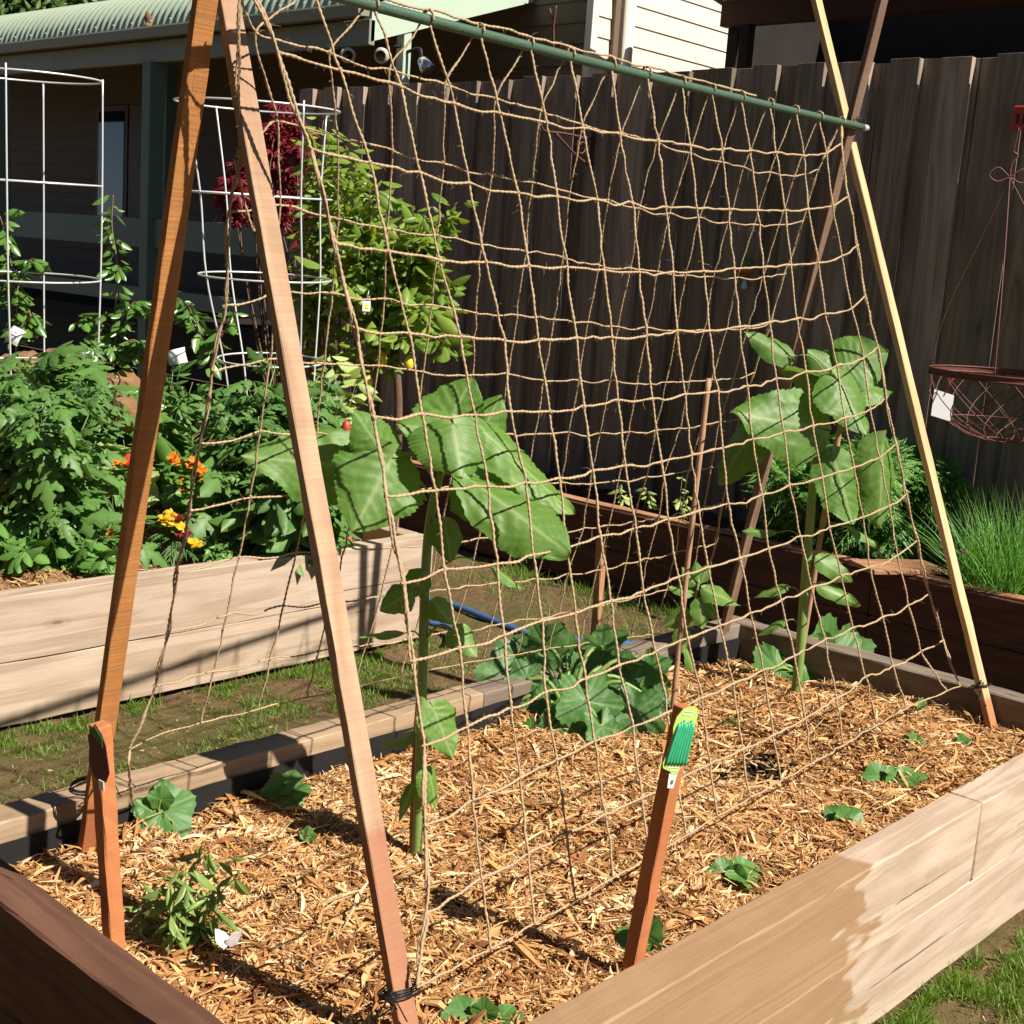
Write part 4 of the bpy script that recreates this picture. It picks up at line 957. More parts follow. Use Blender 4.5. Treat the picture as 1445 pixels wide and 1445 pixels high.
bushy('leafy_plant', 'shaded leafy plant below the crumpled white tag', 'plant', bl(262, 5.9), grid_tops(225, 300, 515, 600, 14, 5.85, .1), 380, T_OV, .06, .03, 'tom', .004, None, .05, .4)
# flowers
def flowers(name, label, cat, base, spots, h, fmat, lmat, nl, fr=.018, tm=T_FIL, LL=.05):
    root = bushy(name, label, cat, base, [V(x, y+3, h) for x, y, _ in spots], nl, tm, LL, LL*.7, lmat, .002, None, .02, lo=.25)
    for x, y, mt in spots:
        c = V(x, y, h-.03); mb = MB(); n = 16; a = rng.uniform(0, 6.28, n)*1.0; nn = nrm(-_f0*.7+_up*.8+rdir(1)[0]*.4)
        xx, yy, zz = frame(np.cross(nn, rdir(1)[0]), nn)
        d = np.cos(a)[:, None]*xx+np.sin(a)[:, None]*yy+zz*rng.uniform(.0, .9, n)[:, None]
        leaves(mb, np.repeat(c[None], n, 0), d, np.repeat(zz[None], n, 0)+.2*d, fr*rng.uniform(.75, 1.15, n), fr*.8, T_OV)
        mb.build('flower_head', M[mt or fmat], root, True)
    return root
gm = ground_px(245, 792, .38); hm = gm @ _f0
flowers('marigold', 'low marigold with bright yellow and dark red heads on the straw', 'marigold', gm, [(232, 730, None), (246, 738, None), (238, 736, None), (256, 742, None), (250, 730, 'dred'), (262, 752, 'dred'), (254, 752, 'dred'), (272, 765, None), (277, 768, None), (240, 727, None)], hm-.04, 'yel', 'tom', 80, .025)
flowers('flowering_plant', 'taller orange flowers in front of the caged tomato', 'flower', bl(255, 5.0), [(246, 652, None), (268, 656, None), (282, 668, None), (290, 678, None), (278, 660, None), (252, 676, 'ora'), (245, 645, None), (262, 690, 'ora'), (275, 650, None), (285, 662, None)], 4.98, 'ora', 'bas', 150, .024, T_OV, .05)
flowers('flowering_plant', 'two orange flowers peeping out beside the pale lettuce', 'flower', bl(160, 5.2), [(162, 650, None), (170, 651, None), (60, 668, 'yel'), (90, 752, 'dred'), (152, 753, 'ora')], 5.1, 'ora', 'tom', 60, .024, T_TOM, .06)
# a ripe tomato
mb = MB(); c = V(182, 651, 5.1); tube(mb, [c+a3(0, 0, z) for z in (-.03, -.026, -.012, .006, .02, .027)], [.003, .018, .03, .031, .02, .004], 16); t_ = mb.build('tomato', M['tomato'], None, True); tag(t_, 'ripe red tomato hanging beside the saw marked leg', 'tomato')
# young climbers on the bank
def vine(label, base, path, nl, h, extra=()):
    root = thing('citrus_sapling', label, 'sapling', base, 'young glossy climbers in front of the verandah')
    fb = MB(); sb = MB()
    for p in (path,)+tuple(extra):
        P = catmull([V(x, y, h) for x, y in p], 10); tube(sb, P, np.linspace(.006, .002, len(P)), 6)
        n = int(nl*len(p)/6); i = rng.integers(0, len(P), n); d = rdir(n, -.5, .5)
        b = P[i]+d*.02; l_ = .062*np.exp(rng.normal(0, .25, n)); leaves(fb, b, nrm(d+a3(0, 0, -.35)), nrm(rng.normal(0, .5, (n, 3))+a3(0, 0, 1)-_f0*.5), l_, l_*.5, T_OV)
    sb.build('stem', M['twig'], root, True); fb.build('foliage', M['vine'], root, True)
vine('young glossy climber with a tall thin leader beside the first wire cage', V(158, 520, 6.3), [(160, 520), (163, 440), (166, 380), (158, 320), (160, 275)], 85, 6.3, ([(160, 500), (130, 450), (108, 455)], [(162, 470), (185, 430), (200, 428)], [(162, 490), (190, 480), (198, 500)], [(160, 510), (140, 470), (150, 440)]))
vine('young glossy climber cut by the left edge inside the first wire cage', V(18, 500, 6.3), [(22, 520), (24, 440), (20, 400), (10, 340), (0, 305)], 90, 6.3, ([(22, 480), (40, 440), (45, 465)], [(20, 420), (40, 370), (48, 375)], [(15, 390), (-5, 370), (-15, 360)]))
vine('low glossy climber in shade beside the second wire cage', V(290, 520, 6.2), [(300, 520), (285, 470), (265, 430)], 60, 6.2, ([(300, 500), (320, 460), (330, 440)], [(290, 490), (260, 440), (250, 420)]))

# ------------------------------------------------------------------ wire cages
def cage(label, rings, h, n=4, ph=.4, foot=60):
    c0 = V(rings[-1][0], rings[-1][1]+foot, h); root = thing('tomato_cage', label, 'plant cage', c0, 'wire tomato cages')
    RR = []
    for (cx, cy, hw) in rings:
        c = V(cx, cy, h); r = hw*h/FOC; RR.append((c, r)); a = np.linspace(0, 2*math.pi, 60)
        mb = MB(); tube(mb, np.stack([c[0]+r*np.cos(a), c[1]+r*np.sin(a), c[2]+.012*np.sin(a+1)+0*a], -1), .0042, 7, cap=False); mb.build('ring', M['wire'], root, True)
    for k in range(n):
        a = ph+k*2*math.pi/n; P = [c+a3(math.cos(a)*(r+.003), math.sin(a)*(r+.003), .012 if i == 0 else 0) for i, (c, r) in enumerate(RR)]
        P.append(P[-1]+(P[-1]-P[-2])*.4+a3(0, 0, -foot*h/FOC*.4))
        mb = MB(); tube(mb, catmull(P, 6), .0042, 7); mb.build('upright', M['wire'], root, True)
cage('white wire tomato cage cut by the left edge of the picture', [(36, 107, 101), (37, 256, 101), (38, 391, 99), (40, 517, 94)], 6.0, 4, YAW-math.pi/2+.12, 60)
cage('second wire tomato cage partly hidden by the pale near leg', [(364, 150, 111), (370, 276, 95), (374, 391, 91), (382, 508, 74)], 5.75, 4, YAW-math.pi/2+.75, 40)

# ------------------------------------------------------------------ white plant tags
def tagcard(label, px, py, h, w, hh, tilt, lines=2):
    c = V(px, py, h); up = nrm(_up+_f0*.35); X = nrm(_rt*math.cos(tilt)+up*math.sin(tilt)); Y = nrm(np.cross(-_f0+_up*.3, X)); Z = np.cross(X, Y)
    w_, h_ = w*h/FOC, hh*h/FOC; root = thing('plant_tag', label, 'plant tag', c, 'white plant tags')
    n = 8; v = []; q = []
    for i in range(n+1):
        t = i/n-.5; bow = .18*h_*(1-4*t*t)
        for s in (-.5, .5): v.append(c+Y*t*h_+X*s*w_+Z*bow)
        if i: q.append((2*i-2, 2*i-1, 2*i+1, 2*i))
    mb = MB(); v = np.array(v); k = len(v); mb.add(np.concatenate([v, v-Z*.0012]), q+[tuple(reversed([a+k for a in f])) for f in q]+[(2*i, 2*i+2, 2*i+2+k, 2*i+k) for i in range(n)]+[(2*i+1, 2*i+1+k, 2*i+3+k, 2*i+3) for i in range(n)])
    mb.build('card', M['white'], root, True)
    mb = MB(); tube(mb, catmull([c-Y*h_*.45, c-Y*h_*.8, c-a3(0, 0, h_*1.6)], 5), .003, 6); mb.build('tag_stem', M['stem'], root, True)
    mb = MB()
    for l in range(lines):
        t = .18-.2*l; O = c+Y*t*h_+Z*(.18*h_*(1-4*t*t)+.0015); ww = w_*(.25 if l == 0 else .42)
        boxv(mb, (-.5, -.5, 0), (.5, .5, 1), .5, np.array([[ww*X[r], .035*h_*Y[r], .0005*Z[r], O[r]] for r in range(3)]))
    if lines: mb.build('print_line', M['ink'], root)
tagcard('tilted white tag beside the young climber at the left edge', 22, 474, 5.9, 20, 24, -.45)
tagcard('white tag on the right side of the first wire cage', 126, 509, 5.8, 24, 27, -.1)
tagcard('crumpled white tag just right of the saw marked leg', 250, 503, 5.9, 26, 22, .3, 0)

# ------------------------------------------------------------------ lemon tree, maple
lt = V(562, 655, 6.35); lt[2] = .1
root = thing('lemon_tree', 'small lemon tree with yellowing leaves in front of the fence', 'lemon tree', lt)
trk = [lt-a3(0, 0, .05), V(562, 600, 6.35), V(560, 520, 6.35), V(556, 440, 6.35)]
mb = MB(); tube(mb, catmull(trk, 8), np.linspace(.024, .015, 25), 9)
br = []
for T in [(500, 300), (520, 250), (545, 275), (585, 290), (610, 330), (630, 400), (600, 440), (520, 400), (470, 330), (480, 420), (620, 350), (560, 330), (575, 480), (630, 500), (470, 250), (500, 500), (460, 380), (600, 300), (540, 440), (480, 290), (645, 285), (515, 340), (590, 380)]:
    b = trk[1]+(trk[3]-trk[1])*rng.uniform(.35, 1); e = V(T[0], T[1], 6.35+rng.normal(0, .16)); Q = catmull([b, (b+e)/2+rdir(1)[0]*.05+a3(0, 0, .04), e], 8); tube(mb, Q, np.linspace(.008, .002, len(Q)), 5); br.append(Q)
mb.build('trunk', M['bark'], root, True)
fb = MB()
for Q in br:
    n = 66; s = rng.uniform(.3, 1, n)*(len(Q)-1); i = np.minimum(s.astype(int), len(Q)-2); P = Q[i]+(Q[i+1]-Q[i])*(s-i)[:, None]; d = rdir(n, -.5, .8); P = P+d*rng.uniform(.0, .07, n)[:, None]
    l_ = .070*np.exp(rng.normal(0, .33, n)); leaves(fb, P, nrm(d+a3(0, 0, -.25)), nrm(rng.normal(0, .6, (n, 3))+a3(0, 0, 1)-_f0*.3), l_, l_*.48, T_OV, np.clip(rng.beta(1.2, 2.2, n)+.25*(rng.random(n) < .12), 0, 1))
fb.build('crown', M['lem'], root, True)
for px, py in ((539, 507), (577, 512), (519, 540)):
    c = V(px, py, 6.2); mb = MB(); tube(mb, [c+a3(0, 0, z) for z in (-.038, -.034, -.02, .0, .02, .034, .038)], [.003, .012, .022, .025, .02, .01, .003], 12); mb.build('lemon', M['lemon'], root, True)
# sulphur-coloured shrub low in front of the lemon tree
bushy('yellow_shrub', 'pale lime shrub at the foot of the lemon tree', 'shrub', bl(470, 5.6), tops_px([(450, 520), (470, 500), (490, 525), (460, 545), (500, 540), (445, 545), (480, 560), (512, 525)], 5.6, .06), 150, T_OV, .085, .04, 'lett', .003, None, .03)
rb = V(405, 420, 7.2); rb[2] = .5
bushy('red_maple', 'small crimson maple behind the second wire cage', 'maple', rb, [V(x, y, 7.2+rng.normal(0, .15)) for x, y in [(395, 150), (415, 165), (390, 195), (410, 230), (425, 260), (335, 235), (325, 255), (350, 250), (345, 225), (315, 265), (400, 280), (420, 200), (385, 240), (430, 290), (330, 290), (360, 270)]], 1250, T_MAP, .040, .05, 'red', .006, None, .06, .5, 'bark', lo=.84)
bushy('weeping_shrub', 'tall dark narrow leaved shrub between the second cage and the fence', 'shrub', V(470, 560, 6.7)*a3(1, 1, .3), tops_px([(455, 170), (470, 190), (490, 205), (445, 215), (500, 235), (465, 260), (480, 300), (440, 330), (430, 400), (450, 380)], 6.7, .12), 900, T_LA, .07, .018, 'lem', .006, None, .06, .3, 'bark', lo=.35)
# white blossom card hung in the lemon tree
c = V(517, 432, 6.1); w_ = 10*6.1/FOC; mb = MB(); boxv(mb, c-a3(w_*.7, .001, w_*.7), c+a3(w_*.7, .001, w_*.7)); o = mb.build('insect_trap', M['white'], None)
tag(o, 'small square white trap hanging among the lemon leaves', 'insect trap'); mb = MB(); tube(mb, [c+a3(0, 0, w_*.7), c+a3(.01, 0, w_*2.2)], .0015, 5); mb.build('hanger', M['wire'], o, True); mb = MB(); boxv(mb, c-a3(w_*.3, .004, w_*.3), c+a3(w_*.3, -.002, w_*.3)); mb.build('bait', M['lemon'], o)

# ------------------------------------------------------------------ back bed plants
d0 = V(1215, 790, 6.15); d0[2] = .33
bushy('dill', 'feathery bright green dill in the dark back bed', 'dill', d0, [V(x, y, 6.1+rng.normal(0, .12)) for x, y in [(1085, 660), (1110, 690), (1130, 640), (1160, 680), (1200, 650), (1225, 665), (1255, 690), (1290, 670), (1320, 660), (1350, 685), (1300, 700), (1320, 720), (1270, 740), (1240, 730), (1180, 730), (1140, 740), (1215, 760), (1260, 770), (1100, 720), (1290, 750), (1245, 640), (1340, 670), (1180, 655), (1230, 700)]], 4200, T_FIL, .10, .075, 'dill', .0035, None, .05, .1, lo=.25)
ch = V(1412, 838, 5.45); ch[2] = .34
root = thing('chives', 'upright clump of chives at the right end of the dark back bed', 'chives', ch)
fb = MB(); n = 760; a = rng.uniform(0, 6.28, n); r_ = .13*np.sqrt(rng.random(n)); b = ch+np.stack([np.cos(a)*r_, np.sin(a)*r_, 0*a], -1); d = nrm(np.stack([np.cos(a)*r_*3+rng.normal(0, .22, n), np.sin(a)*r_*3+rng.normal(0, .22, n), np.ones(n)], -1))
leaves(fb, b, d, nrm(rng.normal(0, 1, (n, 3))), rng.uniform(.2, .49, n), .0042, T_BL); fb.build('foliage', M['chive'], root, True)
fb = MB(); c = V(1358, 777, 5.45); leaves(fb, np.repeat(c[None], 14, 0), rdir(14), rdir(14), .014, .007, T_OV); fb.build('flower_head', flat('chive_flower', (.45, .22, .42), .6), root, True)
for px, py, hh, lb in ((876, 722, 36, 'thin seedling left of the other back bed seedlings'), (911, 716, 28, 'short seedling second from the left in the back bed'), (966, 742, 70, 'leggy seedling with a yellow bud in the back bed')):
    b = ON(2, .36, px, py); h_ = b @ _f0
    rt = bushy('seedling', lb, 'seedling', b, [V(px+rng.normal(0, 3), py-hh, h_), V(px+5, py-hh*.6, h_)], 26, T_LA, .04, .012, 'lett', .003, 'seedlings in the dark back bed', .012)
# ------------------------------------------------------------------ chilli plant with a white butterfly
cb_ = MZ(262, 1338); hc = cb_ @ _f0
bushy('chilli_plant', 'wilting chilli plant with hanging leaves at the front left of the near bed', 'chilli plant', cb_, [V(x, y, hc+rng.normal(0, .04)) for x, y in [(205, 1255), (235, 1235), (262, 1222), (292, 1200), (322, 1212), (308, 1240), (270, 1262), (196, 1285), (240, 1285), (318, 1270), (335, 1235), (215, 1310), (290, 1300)]], 230, T_LA, .036, .0085, 'chil', .0020, None, .018, .6, lo=.15, Lv=.3)
root = thing('butterfly', 'white butterfly with raised wings resting at the foot of the chilli plant', 'butterfly', V(322, 1336, hc-.10))
P0 = V(322, 1336, hc-.10); mb = MB(); tube(mb, [P0+_rt*.003-a3(0, 0, .002), P0, P0+a3(0, 0, .006)-_f0*.012], [.0015, .0022, .001], 7); mb.build('body', M['black'], root, True)
for sx in (-1, 1):
    mb = MB(); big_leaf(mb, P0, P0+_rt*sx*.024+_up*.036-_f0*.004, -_f0*.5+_rt*.6+_up*.3, .024, 'ovate', .0, .1, 0, 0, 10, 7, wave=.01); mb.build('wing', M['white'], root, True)

# ------------------------------------------------------------------ hose, grass
P = [ON(2, .02, *p) for p in [(560, 838), (590, 842), (640, 852), (690, 868), (740, 884), (790, 893), (850, 900), (900, 903)]]
for p in P: p[2] = float(gz(p[0], p[1]))+.014
mb = MB(); tube(mb, catmull(P, 12), .0155, 12); Pb = [ON(2, .02, *p) for p in [(606, 879), (628, 884), (640, 892), (636, 905)]]
tag(mb.build('garden_hose', M['hose'], None, True), 'blue hose lying across the dirt path', 'hose')
mb = MB(); tube(mb, catmull([p+a3(0, 0, .0) for p in Pb], 8), .0125, 10); tag(mb.build('garden_hose', M['hose'], None, True), 'short second piece of blue hose by the end of the long bed', 'hose')
def grass(name, label, pts, N, hgt, seed):
    r = np.random.default_rng(seed); B = []
    for (x0, y0, x1, y1, sp, wt) in pts:
        n = int(N*wt); t = r.random(n); o = r.normal(0, sp, (n, 2)); x = x0+(x1-x0)*t+o[:, 0]; y = y0+(y1-y0)*t+o[:, 1]
        keep = fbm(x*5, y*5, 3)+r.normal(0, .08, n) > -.02; B.append(np.stack([x, y, gz(x, y)], -1)[keep])
    B = np.concatenate(B); B = B[~((B[:, 1] > 3.925) & (B[:, 0] < 3.86))]; B = B[~((B[:, 1] > 1.15) & (B[:, 1] < 2.54) & (B[:, 0] > 1.0) & (B[:, 0] < 4.0))]; B = B[~(B[:, 0] > 5.21)]
    n = len(B); d = nrm(np.stack([r.normal(0, .45, n), r.normal(0, .45, n), np.ones(n)], -1)); mb = MB()
    leaves(mb, B-a3(0, 0, .003), d, nrm(r.normal(0, 1, (n, 3))), hgt*np.exp(r.normal(0, .4, n)), .0036, T_BL, r.random(n))
    return tag(mb.build(name, M['grass'], None, True), label, 'grass', kind='stuff')
grass('grass', 'sparse green grass along the foot of the long left bed', [(.8, 3.88, 3.8, 3.9, .05, 1), (.8, 3.6, 3.6, 3.7, .16, 1.0), (2.6, 3.3, 3.6, 3.5, .25, .4)], 15000, .020, 4)
grass('grass', 'grass tufts at the foot of the watered front sleeper', [(2.1, 1.12, 4.2, 1.12, .03, 1), (2.2, 1.02, 4.2, 1.0, .05, .6)], 17000, .026, 5)
grass('grass', 'thin grass at the foot of the dark back bed', [(5.1, 2.6, 5.12, 4.9, .05, 1), (4.6, 3.4, 5.0, 4.6, .2, .5)], 4200, .035, 6)
# ------------------------------------------------------------------ fence
XF = 6.06
fence = thing('paling_fence', 'tall weathered grey paling fence behind the beds', 'fence', (XF, 4, 0))
y = -.6; k = 0
while y < 7.75:
    front = k % 2 == 0
    xx = XF+.019 if front else XF+.050
    z1 = 2.665+rng.normal(0, .006)
    o = beam('paling', (xx, y+.075, .02), (xx+rng.normal(0, .002), y+.075+rng.normal(0, .004), z1), .150 if front else .16, .038 if front else .019, (-1, 0, 0), M['paling'], fence, .0015, 12, .0008)
    y += .133+rng.normal(0, .004); k += 1
beam('rail', (XF+.08, -.6, 2.3), (XF+.08, 7.7, 2.3), .04, .07, (0, 0, 1), M['paling'], fence); beam('rail', (XF+.08, -.6, .5), (XF+.08, 7.7, .5), .04, .07, (0, 0, 1), M['paling'], fence)
# ------------------------------------------------------------------ things on the fence
def wire(mb, P, r, n=7, k=8): tube(mb, catmull([np.asarray(p, float) for p in P], k), r, n)
def bracket(label, px0, h_arm, group='rusty plant brackets on the fence'):
    root = thing('plant_bracket', label, 'bracket', px0, group)
    b = np.asarray(px0, float); mb = MB(); boxv(mb, b-a3(.012, .013, .17), b+a3(0, .013, .05)); mb.build('back_plate', M['post_dark'], root)
    mb = MB(); L = h_arm
    wire(mb, [b+a3(-.01, 0, 0), b+a3(-L*.6, 0, .005), b+a3(-L, 0, .0), b+a3(-L*1.09, 0, .03), b+a3(-L*1.14, 0, .012), b+a3(-L*1.09, 0, -.005)], .006); wire(mb, [b+a3(-.01, 0, -.15), b+a3(-L*.35, 0, -.10), b+a3(-L*.78, 0, -.005)], .007)
    P = [b+a3(-.10+.055*math.cos(a)*(1-a/14), 0, -.05+.055*math.sin(a)*(1-a/14)) for a in np.linspace(0, 9, 12)]; wire(mb, P, .0045); wire(mb, [b+a3(-.02, 0, -.14), b+a3(-.06, 0, -.06), b+a3(-.02, 0, -.01)], .0045)
    mb.build('arm', M['rust'], root, True); return root
bracket('rusty scrolled bracket on the fence seen through the top of the net', ON(0, XF-.002, 838, 197), .42)
# hanging basket
hb = 5.62; c = V(1424, 527, hb); R = 108*hb/FOC
root = thing('hanging_basket', 'rusty wire hanging basket in front of the fence at the right edge', 'hanging basket', c)
a = np.linspace(0, 2*math.pi, 50); mb = MB()
for dz in (0, -.022): tube(mb, c+np.stack([np.cos(a)*R, np.sin(a)*R, 0*a+dz], -1), .004, 6, cap=False)
P = np.stack([np.stack([c[0]+np.cos(a)*R, c[1]+np.sin(a)*R, c[2]+0*a], -1), np.stack([c[0]+np.cos(a)*R, c[1]+np.sin(a)*R, c[2]-.022+0*a], -1)], 1); i = np.arange(49); mb.add(P.reshape(-1, 3), np.stack([2*i, 2*i+1, 2*i+3, 2*i+2], -1))
mb.build('rim', M['rust'], root, True)
mb = MB(); H = 88*hb/FOC
for s in (1, -1):
    for k in range(14):
        t = np.linspace(0, 1, 16); an = k*2*math.pi/14+s*t*1.1; rr = R*np.cos(t*math.pi/2*.86); tube(mb, c+np.stack([np.cos(an)*rr, np.sin(an)*rr, -.022-H*np.sin(t*math.pi/2*.9)], -1), .0024, 5)
for t in (.55, .98): tube(mb, c+np.stack([np.cos(a)*R*math.cos(t*math.pi/2*.86), np.sin(a)*R*math.cos(t*math.pi/2*.86), 0*a-.022-H*math.sin(t*math.pi/2*.9)], -1), .0028, 5)
mb.build('basket_wire', M['rust'], root, True)
hk = V(1425, 250, hb); mb = MB()
for an, bx in ((2.75, 0), (4.2, .0), (5.8, 0)):
    e = c+a3(math.cos(an+YAW-1.57)*R, math.sin(an+YAW-1.57)*R, 0); m1 = e*.72+hk*.28+rdir(1)[0]*.03; m2 = e*.35+hk*.65+nrm(e-hk)*a3(1, 1, 0)*.05; wire(mb, [e, m1, m2, hk], .003, 6)
for s in (-1, 1): wire(mb, [hk, hk+_rt*s*.05+a3(0, 0, .035), hk+_rt*s*.085+a3(0, 0, .005), hk+_rt*s*.05-a3(0, 0, .02), hk], .003, 6)
wire(mb, [hk, hk+a3(0, 0, .05), hk+_rt*.02+a3(0, 0, .085), hk+_rt*.0+a3(0, 0, .1)], .004); wire(mb, [hk+a3(0, 0, .09), V(1438, 180, hb)], .002)
mb.build('hanger', M['rust'], root, True)
o = thing('price_tag', 'white card tag tied inside the rusty hanging basket', 'tag', V(1330, 572, hb-.05)); q = V(1330, 572, hb-.05)
mb = MB(); boxv(mb, (-.5, -.5, -.5), (.5, .5, .5), .5, np.array([[_rt[r]*.085-.02*_up[r], _up[r]*.11, _f0[r]*.0012, q[r]] for r in range(3)])); mb.build('card', M['white'], o)
mb = MB(); tube(mb, [q+_up*.04, q+_up*.10+_rt*.02, q+_up*.14+_rt*.05], .003, 6); mb.build('tie', M['redplastic'], o, True)
q = ON(0, XF-.03, 1441, 166); o = thing('hose_clip', 'small red plastic clip on the fence at the right edge', 'clip', q)
mb = MB(); boxv(mb, q-a3(.03, .05, .052), q+a3(.03, .035, .05)); oo = mb.build('clip_body', M['redplastic'], o); bv = oo.modifiers.new('b', 'BEVEL'); bv.width = .012; bv.segments = 3
mb = MB()
for s in (0, 1): boxv(mb, q+a3(-.033, -.015-.03*s+.012, -.03), q+a3(-.029, -.005-.03*s+.012, .012))
mb.build('slot', M['black'], o)
q = ON(0, XF-.02, 1052, 385); o = thing('fence_ornament', 'small orange and green ornament with a pale blue drop hung on the fence', 'ornament', q)
mb = MB(); tube(mb, [q+a3(0, -.05, .0), q+a3(0, -.035, .012), q+a3(0, 0, .02), q+a3(0, .035, .012), q+a3(0, .05, 0)], [.004, .022, .03, .022, .004], 12); mb.build('body', flat('orange_paint', (.35, .10, .03), .5), o, True)
mb = MB(); tube(mb, [q+a3(0, -.03, .045), q+a3(0, 0, .055), q+a3(0, .03, .045)], [.006, .018, .006], 8); mb.build('top', flat('green_glaze', (.05, .22, .06), .4), o, True)
mb = MB(); tube(mb, [q+a3(0, .0, -.03), q+a3(0, 0, -.05), q+a3(0, 0, -.075), q+a3(0, 0, -.09)], [.003, .012, .018, .004], 10); mb.build('drop', flat('pale_blue_glass', (.45, .55, .62), .2), o, True)

# ------------------------------------------------------------------ house
XV = 7.0; XW = 8.8; YE = 8.15; YC = 7.5
house = thing('house', 'weatherboard house with a green verandah under a curved corrugated roof', 'house', (XV, 12, 0))
def boards(name, A, B, z0, z1, out, mat, par_, pitch=.17, lap=.014, lab=None):
    """lapped weatherboards on the wall from A to B, facing out"""
    A = np.asarray(A, float); B = np.asarray(B, float); out = np.asarray(out, float); mb = MB(); z = z0
    while z < z1-1e-6:
        zz = min(z+pitch, z1); P = [(A, z, lap), (B, z, lap), (B, zz, 0), (A, zz, 0)]
        v = [np.array([p[0], p[1], h])+out*o for p, h, o in P]; v2 = [np.array([p[0], p[1], z])+out*o for p, o in ((A, 0), (B, 0), (B, lap), (A, lap))]
        mb.add(v, [(0, 1, 2, 3)]); mb.add(v2, [(0, 1, 2, 3)]); z = zz
    o = mb.build(name, M[mat], par_); 
    if lab: o['label'] = lab
    return o
def solid(name, lo, hi, mat, par_, lab=None, bev=.006):
    mb = MB(); boxv(mb, lo, hi); o = mb.build(name, M[mat], par_)
    if bev: b = o.modifiers.new('b', 'BEVEL'); b.width = bev; b.segments = 2
    if lab: o['label'] = lab
    return o
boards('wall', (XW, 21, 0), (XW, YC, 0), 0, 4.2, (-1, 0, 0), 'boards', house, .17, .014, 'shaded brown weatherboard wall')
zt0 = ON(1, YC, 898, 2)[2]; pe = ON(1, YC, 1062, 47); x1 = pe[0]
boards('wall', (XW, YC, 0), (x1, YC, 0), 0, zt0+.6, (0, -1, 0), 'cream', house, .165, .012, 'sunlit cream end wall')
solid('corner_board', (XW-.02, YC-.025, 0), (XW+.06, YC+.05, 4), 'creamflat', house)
p = ON(1, YC-.09, 886, 50); mb = MB(); tube(mb, [a3(p[0], YC-.09, 0), a3(p[0], YC-.09, 4)], .052, 16); mb.build('downpipe', M['creamflat'], house, True)
solid('recess_shade', (p[0]-.13, YC-.045, 0), (p[0]-.055, YC-.012, 4), 'boards', house)  # dark strip on the wall stands in for the shadow beside the downpipe
# curved corrugated verandah roof
mb = MB(); ny = 1180; yy = np.linspace(YE, 21, ny); prof = [(-.02, 3.40), (0, 3.50), (.03, 3.58), (.08, 3.655), (.15, 3.72), (.24, 3.775), (.36, 3.82), (.55, 3.87), (.8, 3.92), (1.2, 3.99), (1.95, 4.12)]
pr = np.array(prof); pr[:, 0] += XV-.05; tn = nrm(np.gradient(pr, axis=0)); nrm2 = np.stack([-tn[:, 1], tn[:, 0]], -1); nrm2[:, 0] = -np.abs(nrm2[:, 0]); nrm2[:, 1] = np.abs(nrm2[:, 1])
cw = .011*np.cos(yy*2*math.pi/.105)
Pv = np.zeros((ny, len(pr), 3)); Pv[:, :, 0] = pr[None, :, 0]+nrm2[None, :, 0]*cw[:, None]; Pv[:, :, 1] = yy[:, None]; Pv[:, :, 2] = pr[None, :, 1]+nrm2[None, :, 1]*cw[:, None]
i, j = np.meshgrid(np.arange(ny-1), np.arange(len(pr)-1), indexing='ij'); k = len(pr); mb.add(Pv.reshape(-1, 3), np.stack([i*k+j, (i+1)*k+j, (i+1)*k+j+1, i*k+j+1], -1).reshape(-1, 4))
roof = mb.build('roof', M['roofing'], house, True)
mb = MB()
for y_ in np.arange(YE+.1, 20, .315): tube(mb, [a3(XV-.085, y_, 3.475), a3(XV-.1, y_, 3.478)], .006, 6)
mb.build('roof_screw', M['wire'], roof)
mb = MB(); g0 = [(-.05, 3.415), (-.06, 3.33), (-.16, 3.32), (-.175, 3.40), (-.168, 3.415)]; P = np.array([[(XV+a, yv, b) for a, b in g0] for yv in (YE-.02, 21)]); kk = len(g0)
mb.add(P.reshape(-1, 3), [(i, i+1, kk+i+1, kk+i) for i in range(kk-1)]); mb.add([(XV+a, YE-.02, b) for a, b in g0[:4]], [(0, 1, 2, 3)]); gt = mb.build('gutter', M['gutter'], house); gt.modifiers.new('s', 'SOLIDIFY').thickness = .004
q = V(209, 31, ON(0, XV-.1, 209, 31) @ _f0); mb = MB(); tube(mb, catmull([q-a3(0, 0, .06), q+a3(.01, .01, .0), q+a3(-.01, .0, .09)], 5), np.array([.03, .035, .04, .035, .03, .028, .03, .034, .03, .02, .01])[:11], 7); cl = mb.build('dead_leaf_clump', M['rock'], None, True); tag(cl, 'clump of dead brown leaves stuck on the edge of the verandah roof', 'leaf litter')
solid('fascia_beam', (XV-.03, YE, 3.13), (XV+.03, 21, 3.32), 'gutter', house)
for px, w_ in ((216, .085), (3, .085)):
    yv = ON(0, XV, px, 200)[1]; solid('post', (XV-w_, yv-w_*.8, .2), (XV+w_*.8, yv+w_*.8, 3.13), 'green_post', house)
yv = ON(0, 7.9, 236, 180)[1]; solid('post', (7.84, yv-.07, .2), (7.96, yv+.07, 3.3), 'green_post', house)
solid('rail', (XV-.03, YE, 1.47), (XV+.03, 21, 1.74), 'green_post', house, 'broad upper verandah rail')
solid('rail', (XV-.03, YE, .95), (XV+.03, 21, 1.1), 'green_post', house, 'lower verandah rail')
w0 = ON(0, XW-.03, 138, 150); w1 = ON(0, XW-.03, 180, 300); win = solid('window', (XW-.05, w1[1], w1[2]-.3), (XW-.0, w0[1], w0[2]), 'window', house)
solid('pane', (XW-.056, w1[1]+.07, w1[2]-.25), (XW-.051, w0[1]-.07, w0[2]-.07), 'glass', win, None, 0)
w0 = ON(0, XW-.03, 184, 148); w1 = ON(0, XW-.03, 214, 300); dr = solid('door', (XW-.045, w1[1], .2), (XW, w0[1], w0[2]), 'window', house)
